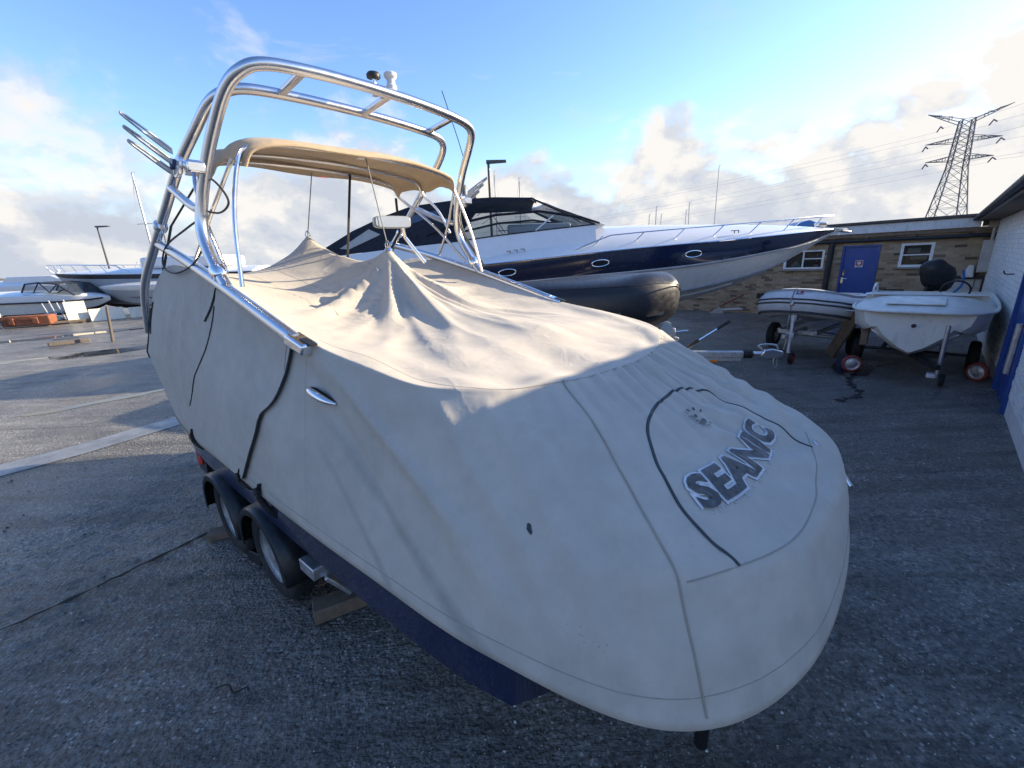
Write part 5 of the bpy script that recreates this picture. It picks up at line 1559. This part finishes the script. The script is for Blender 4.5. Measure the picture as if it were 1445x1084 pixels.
struct(MB().add([(x, y, 0.004) for x, y in ((6.1, 7.6), (5.55, 7.05), (5.35, 6.6), (5.7, 6.45), (6.3, 7.0), (6.8, 7.2))], [(0, 1, 2, 3, 4, 5)]).build('dark_ground_patch', plain('dark_glossy_patch', (.016, .016, .018), .25, rvar=.1, bump=.4), smooth=0))  # flat dark glossy patch laid on the concrete

# ------------------------------------------------------------------ brick workshop
def brick_wall(root, x0, x1, z0, z1, holes, matb, matm, y=0.0, bl=.215, bh=.065, jt=.010, budget=300, near=None, thick=.25, part='wall'):
    """mortar core with every brick proud of it; the nearest ones are single parts, the rest one joined part"""
    core = MB(); xsb = sorted({x0, x1, *[h_[0] for h_ in holes], *[h_[1] for h_ in holes]}); zsb = sorted({z0, z1, *[h_[2] for h_ in holes], *[h_[3] for h_ in holes]})
    for i in range(len(xsb) - 1):
        for j in range(len(zsb) - 1):
            a, b, c, d = xsb[i], xsb[i + 1], zsb[j], zsb[j + 1]
            if any(h_[0] <= (a + b) / 2 <= h_[1] and h_[2] <= (c + d) / 2 <= h_[3] for h_ in holes): continue
            core.box(((a + b) / 2, y + thick / 2, (c + d) / 2), (b - a, thick, d - c))
    wall = core.build(part, matm, root, 0, weld=True)
    spots = []
    k = 0; z = z0
    while z + bh <= z1 + .005:
        x = x0 - (.5 * (bl + jt) if k % 2 else 0)
        while x < x1:
            a, b = max(x, x0), min(x + bl, x1)
            segs = [(a, b)]
            for h_ in holes:
                if h_[2] < z + bh * .6 and h_[3] > z + bh * .4:
                    ns = []
                    for (p, q) in segs:
                        if q <= h_[0] or p >= h_[1]: ns.append((p, q)); continue
                        if p < h_[0]: ns.append((p, h_[0]))
                        if q > h_[1]: ns.append((h_[1], q))
                    segs = ns
            for (p, q) in segs:
                if q - p > .02: spots.append(((p + q) / 2, z + bh / 2, q - p))
            x += bl + jt
        z += bh + jt; k += 1
    spots.sort(key=lambda s_: near(s_[0], s_[1]))
    unit = MB(); unit.box((0, 0, 0), (1, .03, bh)); um = unit.mesh('brick', matb, 0)
    rest = MB()
    for i, (cx, cz, ln) in enumerate(spots):
        dy = random.uniform(-.003, .003)
        if i < budget: share('brick', um, wall, (cx, y + .006 + dy, cz), (0, 0, 0), (ln, 1, 1))
        else: rest.box((cx, y + .006 + dy, cz), (ln, .03, bh))
    if rest.v: struct(rest.build('brickwork', matb, wall, 0), 'stuff')
    return wall


BW = thing('brick_workshop', 'low yellow brick workshop with a blue door and dark gutter beyond the dinghies', 'building', (9.95, 12.2, 0), math.atan2(-.731, .682))
HOLES = [(-.46, .38, 0.0, 2.04), (.79, 1.43, 1.42, 2.03), (-1.90, -.87, 1.40, 1.97), (1.82, 2.40, .0, 1.12)]
brick_wall(BW, -6.2, 2.62, 0, 2.32, HOLES, M_BRICK, M_MORTAR, near=lambda x, z: (abs(x - .9) * .55 + abs(z - 1.4)))
# door
dr = MB().box((-.04, .045, .99), (.728, .05, 1.975)).build('door', M_BLUE, BW, bevel=.004)
for (c, s_) in (((-.430, .025, 1.015), (.05, .09, 2.03)), ((.350, .025, 1.015), (.05, .09, 2.03)), ((-.04, .025, 2.005), (.73, .088, .05))): MB().box(c, s_).build('door_frame', M_BLUE, BW, bevel=.004)
mm = MB(); mm.box((-.36, .018, 1.30), (.05, .015, .16)); mm.build('lock_plate', M_CHROME, dr)
mm = MB(); mm.box((-.37, .018, 1.08), (.05, .015, .16)); mm.tube([(-.37, .0, 1.12), (-.30, -.02, 1.12), (-.25, -.02, 1.12)], .012, 8); mm.build('door_handle', M_CHROME, dr)
sg = MB().box((-.04, .020, 1.53), (.17, .006, .19)).build('sign', M_PAPER, dr)
mm = MB(); mm.box((-.04, .0155, 1.55), (.15, .003, .13)); mm.build('sign_field', plain('sign_red', (.30, .05, .06), .5), sg)
MB().lathe([(.045, 0), (.045, .003)], (-.04, .0135, 1.55), (0, -1, 0), 18).build('sign_disc', plain('sign_pale', (.62, .58, .60), .5), sg)
mm = MB()
for k in range(3): mm.box((-.04, .0160, 1.475 - k * .014), (.13 - .02 * k, .002, .006))
mm.build('sign_text', M_GUTTER, sg, 0)


def window(x0, x1, z0, z1, bars, papers=()):
    w = bpy.data.objects.new('window', None); COL.objects.link(w); w.parent = BW
    t_ = .06
    mm = MB()
    mm.box(((x0 + x1) / 2, .03, z0 + t_ / 2), (x1 - x0, .07, t_)); mm.box(((x0 + x1) / 2, .03, z1 - t_ / 2), (x1 - x0, .07, t_))
    mm.box((x0 + t_ / 2, .03, (z0 + z1) / 2), (t_, .066, z1 - z0 - 2 * t_)); mm.box((x1 - t_ / 2, .03, (z0 + z1) / 2), (t_, .066, z1 - z0 - 2 * t_))
    mm.build('frame', M_UPVC, w, 0)
    for (a, b, c, d) in bars: MB().box(((a + b) / 2, .035, (c + d) / 2), (b - a, .05, d - c)).build('glazing_bar', M_UPVC, w, bevel=.003)
    MB().box(((x0 + x1) / 2, .055, (z0 + z1) / 2), (x1 - x0 - .1, .004, z1 - z0 - .1)).build('pane', glass('window_glass', (.70, .74, .74), .02, .82), w, 0)
    MB().box(((x0 + x1) / 2, -.03, z0 - .025), (x1 - x0 + .16, .12, .035)).build('sill', M_CONC, w, bevel=.004)
    MB().box(((x0 + x1) / 2, .42, (z0 + z1) / 2), (x1 - x0 + .3, .02, z1 - z0 + .3)).build('room_back', M_INSIDE, w)
    for (a, b, c, d) in papers: MB().box(((a + b) / 2, .085, (c + d) / 2), (b - a, .004, d - c)).build('paper', M_PAPER, w, 0)
    return w


window(.79, 1.43, 1.42, 2.03, [(.85, 1.37, 1.715, 1.745)], [(.93, 1.17, 1.77, 1.90), (1.0, 1.32, 1.62, 1.70)])
w1 = window(-1.90, -.87, 1.40, 1.97, [(-1.42, -1.38, 1.46, 1.91), (-1.38, -.93, 1.69, 1.72)])
for k in range(5): MB().lathe([(.055 - .008 * k, 0), (.049 - .008 * k, .075)], (-1.08, .16, 1.46 + .076 * k), (0, 0, 1), 14).build('cone_band', M_RED if k % 2 else M_PAPER, w1)
MB().prism([(-1.75, 1.47), (-1.45, 1.47), (-1.62, 1.66)], lambda a, b, d: (a, .14 + d, b), 0, .02).build('paper', M_PAPER, w1, 0)
# eaves: timber head, gutter, fascia, flat roof
MB().box((-1.8, -.045, 2.285), (8.8, .09, .10)).build('eaves_board', M_WOOD, BW, bevel=.005)
MB().tube([(-6.2, -.10, 2.155), (-.70, -.10, 2.155), (2.55, -.10, 2.140)], .055, 10, flat=.9).build('gutter', M_GUTTER, BW)
for k in range(9): MB().box((-5.6 + k * .95, -.045, 2.20), (.03, .08, .05)).build('gutter_bracket', M_GUTTER, BW)
for i, (a, b) in enumerate(((-6.2, -3.4), (-3.39, -.6), (-.59, 2.15))): MB().box(((a + b) / 2, -.12, 2.445), (b - a, .03, .22)).build('fascia_board', M_FASCIA, BW, bevel=.004)
MB().box((-1.8, 1.9, 2.60), (8.9, 4.2, .07)).build('roof', M_FELT, BW, bevel=.01)
MB().box((2.38, -.10, 2.44), (.42, .03, .20)).build('fascia_end', M_GUTTER, BW)
mm = MB(); mm.tube([(-.70, -.09, 2.13), (-.72, -.07, 2.0), (-.74, -.07, .05)], .075, 12); mm.build('downpipe', M_GUTTER, BW)
mm = MB()
for (a, b, z) in ((-2.56, -1.94, .58), (.58, 1.02, .76)):
    v_ = MB().box(((a + b) / 2, -.006, z), (b - a, .02, .17)).build('vent', M_GUTTER, BW)
    for k in range(5): MB().box(((a + b) / 2, -.020, z - .065 + k * .032), (b - a - .02, .012, .010)).build('louvre', M_GUTTER, v_)
# meter cabinet, conduit, bulkhead lamp, low clad panel
cb_ = MB().box((2.43, -.13, 1.65), (.34, .26, .74)).build('meter_cabinet', M_CABINET, BW, bevel=.015)
MB().box((2.43, -.268, 1.65), (.30, .012, .68)).build('cabinet_door', M_CABINET, cb_, bevel=.006)
for x in (2.38, 2.48): MB().tube(cr([(x, -.10, 2.03), (x + .02, -.10, 2.18), (x + .10, -.06, 2.34)], 5), .022, 8).build('conduit', M_CABINET if x < 2.4 else M_GUTTER, BW)
MB().prism([(0, 0), (.22, .0), (.19, .28), (.10, .30)], lambda a, b, d: (2.02 + a, -.05 - d, 1.16 + b), 0, .14).build('bulkhead_lamp', M_FENDER, BW, bevel=.02)
for k in range(5): MB().box((2.11, .02, .12 + .22 * k), (.56, .03, .212)).build('cladding_board', M_RENDERPALE, BW, bevel=.003)
for (c, s_) in (((2.11, -.01, 1.15), (.72, .07, .08)), ((2.44, -.01, .56), (.08, .07, 1.12))): MB().box(c, s_).build('panel_frame', M_GUTTER, BW, bevel=.004)
MB().tube(cr([(2.28, -.04, 1.22), (2.27, -.04, .9), (2.25, -.05, .5)], 5), .008, 6).build('lead', M_CABLE, BW)
MB().box((-1.8, 2.2, 1.1), (8.7, 3.7, 2.2)).build('building_core', M_MORTAR, BW)

# ------------------------------------------------------------------ white and blue painted building on the right
WW = thing('painted_building', 'white painted brick building with a blue door and deep eaves at the right edge', 'building', (5.5, 4.3, 0), R(225))
# local -x runs along the wall away from the camera, +y goes into the building
brick_wall(WW, -8.7, 3.4, .22, 2.50, [(-1.86, -.50, 0, 2.20)], M_PAINTBRICK, M_WMORTAR, near=lambda x, z: abs(x + 2.6) + (0 if x < -1.5 else 3) + .2 * abs(z - 1.5))
for (a, b) in ((-.5, 3.4), (-8.7, -1.86)): MB().box(((a + b) / 2, .13, .109), (b - a, .24, .218)).build('plinth', M_GUTTER if a < -1 else M_CONC, WW, bevel=.01)
d2 = MB().box((-1.18, .03, 1.07), (1.228, .06, 2.13)).build('door', M_BLUE, WW, bevel=.005)
for (c, s_) in (((-.535, .02, 1.09), (.06, .12, 2.18)), ((-1.825, .02, 1.09), (.06, .12, 2.18)), ((-1.18, .02, 2.16), (1.23, .118, .05))): MB().box(c, s_).build('door_frame', M_BLUE, WW, bevel=.004)
MB().beam((-.75, -.006, .95), (-1.7, -.006, .35), .012, .012).build('scratch', plain('pale_scratch', (.25, .34, .55), .6), d2)
MB().tube([(-.74, -.05, .45), (-.74, -.05, 1.05)], .035, 10).build('pull_handle', M_GALV, d2)
MB().lathe([(.04, 0), (.045, .02), (.03, .05)], (-.95, 0, .52), (0, -1, 0), 14).build('door_knob', M_BLACKMETAL, d2)
MB().tube(cr([(-3.1, 0, 1.50), (-3.1, -.10, 1.50), (-3.1, -.13, 1.55)], 4), .010, 6).build('wall_hook', M_GUTTER, WW)
MB().box((-2.6, -.14, 2.485), (12.4, .40, .03)).build('soffit', M_WOOD, WW)
MB().box((-2.6, -.355, 2.525), (12.4, .03, .13)).build('fascia', plain('grey_fascia', (.16, .16, .17), .7, dirt=.3), WW, bevel=.01)
MB().tube([(3.6, -.41, 2.535), (-8.8, -.41, 2.515)], .045, 10).build('gutter', M_GUTTER, WW)
MB().prism([(-.40, 2.615), (2.6, 3.05), (5.8, 2.615), (5.8, 2.595), (-.40, 2.595)], lambda a, b, d: (d, a, b), -8.8, 3.6).build('roof', M_FELT, WW, 0)
MB().box((-2.65, 2.8, 1.26), (12.0, 5.0, 2.5)).build('building_core', M_WMORTAR, WW)
MB().box((-8.55, -.09, 2.38), (.16, .16, .16)).build('junction_box', plain('tan_box', (.32, .29, .22), .7), WW, bevel=.01)
MB().tube([(-8.5, -.06, 2.30), (-8.5, -.06, 1.6)], .03, 8).build('conduit', M_CABINET, WW)

# ------------------------------------------------------------------ pylon and its lines
py = thing('electricity_pylon', 'tall lattice electricity pylon with three tiers of arms beyond the workshop', 'pylon', (123.5, 125, 0), R(-28))
py.scale = (.92, .92, .86)
def lat(pts_b, pts_t, n, root, name='leg'):
    """four legs with zigzag bracing between two squares"""
    for a, b in zip(pts_b, pts_t): MB().beam(a, b, .26, .26).build(name, M_PYLON, root, 0)
    m_ = MB(); k4 = len(pts_b)
    for i in range(k4):
        A0, A1 = Vector(pts_b[i]), Vector(pts_t[i]); B0, B1 = Vector(pts_b[(i + 1) % k4]), Vector(pts_t[(i + 1) % k4])
        for j in range(n):
            t0, t1 = j / n, (j + 1) / n
            m_.beam(A0.lerp(A1, t0), B0.lerp(B1, t1), .11, .11); m_.beam(B0.lerp(B1, t0), A0.lerp(A1, t1), .11, .11); m_.beam(A0.lerp(A1, t1), B0.lerp(B1, t1), .10, .10)
    struct(m_.build('bracing', M_PYLON, root, 0), 'stuff')


def sq(w, z): return [(-w, -w, z), (w, -w, z), (w, w, z), (-w, w, z)]


lat(sq(5.0, 0), sq(3.3, 13), 2, py); lat(sq(3.3, 13), sq(1.9, 25), 3, py); lat(sq(1.9, 25), sq(1.35, 38.5), 6, py)
arm_tips = []
for (z, ln, rise) in ((27.0, 7.4, .7), (32.2, 8.2, .9), (37.5, 9.0, 3.8)):
    for sd_ in (-1, 1):
        m_ = MB(); w = 1.5
        tip = Vector((sd_ * ln, 0, z + (rise if z > 36 else .4)))
        for yy in (-w, w):
            m_.beam((sd_ * w, yy, z), tip, .16, .16); m_.beam((sd_ * w, yy, z + (1.5 if z < 36 else 1.0)), tip, .15, .15)
            for k in (.3, .6):
                pA = Vector((sd_ * w, yy, z)).lerp(tip, k); pB = Vector((sd_ * w, yy, z + 1.5)).lerp(tip, k); m_.beam(pA, pB, .13, .13); m_.beam(pB, Vector((sd_ * w, yy, z)).lerp(tip, k + .3), .13, .13)
        m_.build('cross_arm', M_PYLON, py, 0)
        hang = Vector((sd_ * ln * (.62 if z > 36 else .98), 0, z - .1))
        for q in (-1, 1):
            MB().tube([hang, hang + Vector((0, q * 2.2, -1.0))], .18, 8).build('insulator', M_PYLON, py)
            arm_tips.append((hang + Vector((0, q * 2.2, -1.0)), q))
mw = Matrix.Translation((123.5, 125, 0)) @ Matrix.Rotation(R(-28), 4, 'Z') @ Matrix.Diagonal((.92, .92, .86, 1))
tiers = ['lowest', 'lowest', 'lowest', 'lowest', 'middle', 'middle', 'middle', 'middle', 'top', 'top', 'top', 'top']
for i, (p, q) in enumerate(arm_tips):
    a = mw @ p; dirv = Vector((-.44, -.90, 0)) if q < 0 else Vector((-.80, .60, 0))
    b = a + dirv * 330; b.z = a.z
    P = []
    for k in range(41):
        t_ = k / 40; c = a.lerp(b, t_); c.z = a.z - 4 * 10.0 * t_ * (1 - t_); P.append(c)
    o = MB().tube(P, .020, 4, caps=False).build('power_line', M_WIRE)
    tag(o, 'power cable from the %s %s arm of the pylon, running %s' % (tiers[i], 'right' if p.x > 0 else 'left', 'overhead to the right' if q < 0 else 'away to the left'), 'cable', 'power cables strung from the pylon')

# ------------------------------------------------------------------ lamp posts and masts on the skyline
def lamp_post(loc, hgt, arm, label):
    r0 = thing('lamp_post', label, 'lamp post', loc, 0, 'street lamps')
    MB().tube([(0, 0, 0), (0, 0, hgt)], [.10, .06], 10).build('pole', M_LAMP, r0)
    MB().prism([(-.1, 0), (arm, .03), (arm, .12), (-.1, .14)], lambda a, b, d: (a, d, hgt + b - .02), -.14, .14).build('lamp_head', M_LAMP, r0, bevel=.02)


lamp_post((-.66, 22.0, 0), 6.5, .85, 'dark lamp post behind the sports cruiser canopy')
lamp_post((-36.9, 41.0, 0), 6.55, 1.1, 'grey lamp post standing behind the far left boats')


def mast(loc, hgt, label, lean=0.0, r=.09, spr=True, mat=M_MAST):
    r0 = thing('yacht_mast', label, 'mast', loc, 0, 'sailing boat masts on the skyline')
    tip = Vector((lean * hgt, 0, hgt))
    MB().tube([(0, 0, 0), tip], [r, r * .7], 8).build('pole', mat, r0)
    if spr:
        MB().beam(tip * .62 + Vector((-.7, 0, 0)), tip * .62 + Vector((.7, 0, 0)), .05, .05).build('spreader', mat, r0)
        for s_ in (-1, 1): MB().tube([tip, tip * .62 + Vector((.7 * s_, 0, 0)), (s_ * .9, 0, 1.2)], .014, 4).build('stay', M_WIRE, r0)
    MB().box(tip + Vector((.12, 0, .05)), (.30, .03, .03)).build('masthead', mat, r0)


mast((-1.1, 60, 0), 13.3, 'thin mast just right of the dark lamp post behind the cruiser canopy')
mast((2.1, 60, 0), 12.4, 'thin pale mast rising directly over the cruiser windscreen')
mast((28.1, 60, 0), 12.8, 'tallest thin mast rising over the middle of the cruiser bow rail', 0, .07, False)
mast((19.3, 60, 0), 7.2, 'short mast, leftmost of the close trio over the cruiser foredeck', 0, .08, False)
mast((20.2, 60, 0), 8.2, 'tallest mast of the close trio over the cruiser foredeck', 0, .09, False)
mast((20.9, 60, 0), 7.2, 'short mast, rightmost of the close trio over the cruiser foredeck', 0, .08, False)
mast((24.8, 60, 0), 8.5, 'taller mast of the pair just left of the tallest foredeck mast', -.03, .08, False)
mast((24.2, 60, 0), 7.6, 'shorter mast of the pair just left of the tallest foredeck mast', 0, .07, False)
lm = mast((-30.1, 38, 0), 10.2, 'white mast with stays rising behind the boats at far left', 0, .10)
mast((-36.5, 48, 0), 6.5, 'short dark mast far left above the scrub hill', .02, .09, False, M_LAMP)

# ------------------------------------------------------------------ boats at the far left
gy = thing('grey_motor_yacht', 'grey hulled motor yacht with a tall pulpit rail, bow pointing left, far left', 'yacht', (-25.6, 25.0, 0), math.pi)
GR = [(0.00, .02, 2.42, 2.36, .01, 2.30, 2.28, 2.44), (-.6, .45, 2.40, 2.22, .16, 1.75, 1.62, 2.48), (-1.4, .85, 2.36, 2.14, .45, 1.15, .95, 2.52), (-2.8, 1.25, 2.30, 2.06, .90, .80, .45, 2.56), (-5.0, 1.5, 2.22, 1.98, 1.2, .60, .25, 2.56), (-8.0, 1.6, 2.15, 1.9, 1.35, .50, .20, 2.5), (-12, 1.6, 2.1, 1.85, 1.35, .5, .2, 2.4)]
GA = hull_parts(gy, GR, (M_MAROON, M_GREYHULL, M_GUTTER, M_GEL), 40)
stanchion_rail(gy, GA, .35, -5.5, .42, 6, .92, .022)
mm = MB(); mm.beam((.02, 0, 2.34), (-.25, 0, 2.62), .10, .10); mm.beam((.02, 0, 2.34), (.45, 0, 2.80), .08, .04); mm.build('bow_roller', M_GEL, gy, bevel=.01)
MB().prism([(-1.6, 1.55), (-1.1, 1.80), (-1.35, 1.62), (-.9, 1.70), (-1.5, 1.42)], lambda a, b, d: (a, .66 + .25 * (-a - .9) + d, b), 0, .03).build('anchor', M_GALV, gy)
mm = MB(); mm.box((-8.0, 0, 2.75), (4.5, 2.2, .6)); mm.build('wheelhouse', M_GEL, gy, bevel=.15)
for k in range(4): MB().tube([(-4.0 - k * .5, -.6, 2.5), (-4.25 - k * .5, -.6, 2.9)], .02, 6).build('hatch_stay', M_STEEL, gy)
wy = thing('white_motor_boat', 'white motor boat with a thin black waterline mark beside the grey yacht', 'boat', (-22.1, 23.6, 0), math.pi)
WR_ = [(0.00, .02, 1.60, 1.58, .01, 1.52, 1.50, 1.64), (-.6, .5, 1.62, 1.50, .2, 1.18, 1.06, 1.72), (-1.4, .85, 1.63, 1.44, .5, .92, .70, 1.78), (-2.6, 1.1, 1.63, 1.40, .85, .72, .45, 1.82), (-4.5, 1.25, 1.62, 1.38, 1.0, .62, .32, 1.84), (-7.5, 1.25, 1.6, 1.36, 1.05, .6, .3, 1.8)]
hull_parts(wy, WR_, (M_GREYHULL, M_GREYHULL, M_HULLWHITE, M_GEL), 36)
MB().prism([(-2.2, 1.06), (-3.6, 1.02), (-3.6, .95)], lambda a, b, d: (a, 1.02 + d, b), 0, .03).build('chine_mark', M_GUTTER, wy)
for y in (-.8, .8): MB().tube([(-3.0, y, 0), (-3.0, y * .8, .60)], .05, 8).build('hull_prop', M_RUST, wy)

cz = thing('cabin_cruiser', 'small cream cabin cruiser with a black framed canopy, far left behind the scrap', 'boat', (-21.0, 22.9, 0), 0)
CR_ = [(0.00, .02, 1.10, 1.06, .01, .96, .94, 1.12), (-.6, .5, 1.20, .98, .25, .68, .60, 1.30), (-1.4, .85, 1.26, .95, .6, .55, .42, 1.42), (-2.6, 1.1, 1.30, .95, .9, .48, .3, 1.52), (-4.2, 1.2, 1.34, .96, 1.0, .45, .25, 1.60), (-8, 1.2, 1.36, .98, 1.0, .45, .25, 1.58)]
CA_ = hull_parts(cz, CR_, (M_MAROON, M_HULLWHITE, M_GEL, M_GEL), 36)
hull_line('rubbing_band', -.2, -7.9, lambda x: (float(np.interp(-x, -CA_[:, 0], CA_[:, 1])) + .01, float(np.interp(-x, -CA_[:, 0], CA_[:, 3])) + .06), .045, M_GUTTER, cz, 20)
canp = [(-1.0, 1.30), (-1.7, 1.86), (-2.6, 1.98), (-3.3, 1.93), (-3.6, 1.52)]
for sd_ in (-1, 1):
    for a, b in zip(canp[:-1], canp[1:]): MB().tube([(a[0], sd_ * .85, a[1]), (b[0], sd_ * .85, b[1])], .035, 6).build('canopy_frame', M_GUTTER, cz)
    for a, b in (((-1.7, 1.86), (-2.2, 1.48)), ((-2.6, 1.98), (-2.2, 1.48)), ((-2.6, 1.98), (-3.0, 1.5)), ((-1.4, 1.62), (-1.8, 1.45))): MB().tube([(a[0], sd_ * .85, a[1]), (b[0], sd_ * .85, b[1])], .025, 6).build('canopy_frame', M_GUTTER, cz)
    MB().add([(x, sd_ * .84, z) for x, z in canp], [(0, 1, 2, 3, 4)]).build('canopy_window', M_CLEAR, cz, 0)
MB().loft([[(x, y, z + .03 * (1 - (y / .85) ** 2)) for y in np.linspace(-.87, .87, 7)] for x, z in canp[1:4]]).build('canopy_roof', M_NAVYCANVAS, cz, 40)
MB().loft([[(x, y, z) for y in np.linspace(-.87, .87, 7)] for x, z in canp[:2]]).build('windscreen', M_SCREEN, cz, 40)
cz2 = thing('moored_cruiser', 'low white boat cut by the left edge, behind the cream cabin cruiser', 'boat', (-27.2, 29.5, 0), 0)
hull_parts(cz2, [(a[0], a[1], a[2] + .45, a[3] + .4, a[4], a[5] + .3, a[6] + .2, a[7] + .6) for a in CR_], (M_MAROON, M_HULLWHITE, M_GEL, M_GEL), 30)
MB().prism([(-1.6, 2.0), (-2.6, 2.40), (-5.5, 2.40), (-6.0, 2.0)], lambda a, b, d: (a, d, b), -.8, .8).build('cabin', M_GEL, cz2, bevel=.06)

# scrap row
rb = thing('rusty_float', 'rust red steel box lying on its side among the scrap at far left', 'scrap', (-22.5, 20.1, 0), R(20))
MB().box((0, 0, .30), (1.75, .6, .46)).build('body', M_RUST, rb, bevel=.05)
for x in (-.5, .35): MB().box((x, -.32, .30), (.22, .06, .30)).build('lug', M_RUST, rb, bevel=.02)
MB().box((.1, -.33, .40), (.6, .05, .10)).build('bar', M_RUST, rb, bevel=.01)
for i, (x, y, rz, w_, h_, mt, lb) in enumerate(((-21.1, 21.0, 48, .75, 1.05, M_BOARD, 'white board propped upright on its corner beside the cream panels'), (-20.2, 21.6, 50, 1.3, .62, M_BOARD, 'long cream panel leaning in the scrap row'), (-19.2, 22.5, 50, 1.0, .56, M_BOARD, 'short cream panel leaning next to the greenish board'), (-18.6, 23.3, 50, .9, .50, M_PALEGREEN, 'greenish board at the right end of the scrap row'))):
    mm = MB(); mm.box((0, 0, h_ / 2), (w_, .05, h_))
    o = mm.build('scrap_panel', mt, None, bevel=.006, loc=(x, y, .02), rotz=R(rz)); o.rotation_euler = (R(-18), 0, R(rz)); tag(o, lb, 'board')
rk = thing('boat_stand', 'tangle of galvanised stands and rungs between the rusty box and the cream panels', 'stand', (-21.9, 21.2, 0), R(25))
for k in range(5):
    x = -.5 + k * .25; MB().tube([(x, 0, 0), (x - .25 + .02 * k, .1, 1.0 + .12 * (k % 2))], .03, 6).build('leg', M_GALV, rk)
for z in (.25, .5): MB().tube([(-.75, .02, z), (.7, .04, z + .05)], .025, 6).build('rung', M_GALV, rk)
rk2 = thing('small_trailer_frame', 'pile of dark trailer frames beside the rusty box at the left edge', 'trailer', (-23.6, 19.2, 0), R(40))
for k in range(4): MB().tube([(-.8 + .3 * k, -.2, .05 + .1 * k), (.9 - .1 * k, .25, .25 + .12 * k)], .04, 6).build('tube', M_LAMP if k % 2 else M_GALV, rk2)
for k in range(3): MB().tube([(-.5 + .5 * k, .1, 0), (-.45 + .5 * k, .12, .9 - .1 * k)], .03, 6).build('post', M_GALV, rk2)
wheel(rk2, (.2, -.25, .22), .22, .12, (0, 1, 0), .55)
dk2 = thing('dark_pallet', 'low dark pallet of odd timbers in front of the galvanised stands', 'pallet', (-21.6, 20.9, 0), R(40))
for k in range(4): MB().box((0, -.3 + .2 * k, .12 + .02 * (k % 2)), (1.6, .12, .10)).build('slat', M_BLACKMETAL if k % 2 else M_WOOD, dk2, bevel=.01)
for x in (-.6, .6): MB().box((x, 0, .035), (.1, .8, .07)).build('bearer', M_WOOD, dk2)
pst = MB().tube([(0, 0, 0), (.05, .1, 1.15)], [.045, .035], 8).build('mooring_post', plain('grey_timber', (.12, .10, .085), .9), None, loc=(-13.2, 14.0, 0)); tag(pst, 'thin leaning wooden post standing alone on the yard at far left', 'post')
o = MB().beam((-14.6, 13.3, .09), (-14.0, 14.05, .09), .16, .12).build('timber_beam', plain('grey_timber', (.12, .10, .085), .9), None, bevel=.02); tag(o, 'long timber beam lying on the open yard at far left', 'timber')
o = MB().box((0, 0, .02), (.62, .5, .035)).build('steel_plate', M_LAMP, None, bevel=.005, loc=(-16.0, 15.3, .0), rotz=R(40)); tag(o, 'square dark plate lying flat beyond the timber beam', 'plate')
o = MB().prism([(0, 0), (.38, .02), (.30, .09), (.05, .07)], lambda a, b, d: (a, d, b), 0, .10).build('rag', plain('dark_rag', (.02, .02, .022), .9, bump=.6), None, bevel=.02, loc=(-1.55, 1.13, 0), rotz=R(60)); o.scale = (.3, .35, .25); tag(o, 'small dark scrap lying on the concrete in the left foreground', 'debris')
o = MB().tube(cr([(0, 0, .01), (.05, .03, .016), (.11, .01, .01), (.15, .05, .014), (.17, .04, .01)], 5), .004, 6).build('twig', plain('dark_twig', (.03, .028, .022), .9), None, loc=(-1.55, 1.62, 0), rotz=R(-20)); tag(o, 'little dark twig lying on the concrete left of the trailer step', 'debris')

# blue covered boat behind the yacht's bow
bb = thing('blue_covered_boat', 'boat under a bright blue tarpaulin showing over the tip of the cruiser bow', 'boat', (20.0, 31.0, 0), R(-10))
MB().prism([(-2.6, 2.9), (.6, 3.85), (1.9, 3.30), (1.9, 2.6), (-2.6, 2.6)], lambda a, b, d: (a, d, b), -1.1, 1.1).build('tarpaulin', plain('blue_tarpaulin', (.04, .16, .42), .5, bump=.3, bscale=4), bb, bevel=.08)
MB().loft([[(x, -1.2 * k_, 2.7), (x, -1.0 * k_, 1.4), (x, 0, .8), (x, 1.0 * k_, 1.4), (x, 1.2 * k_, 2.7)] for x, k_ in ((-4, .9), (-2, 1), (1, 1), (2.4, .6), (3.0, .1))], cap0=True).build('hull', M_GEL, bb, 40)
for y in (-.8, .8): MB().tube([(0, y, 0), (0, y * .9, 1.6)], .06, 8).build('prop', M_RUST, bb)
# trestle and pole behind the yacht bow on the concrete
o = thing('ground_anchor', 'rusty anchor and shaft lying by the foot of the brick wall', 'anchor', (7.2, 14.6, 0), R(-20))
MB().tube([(-.1, 0, .10), (1.6, .1, .16)], .035, 8).build('shaft', M_FENDER, o)
MB().tube([(-.2, .1, .05), (.75, -.1, .62)], .03, 8).build('bar', M_RUST, o)
MB().prism([(-.25, 0), (.2, 0), (.05, .22)], lambda a, b, d: (a, d - .05, b), 0, .06).build('fluke', M_GALV, o)
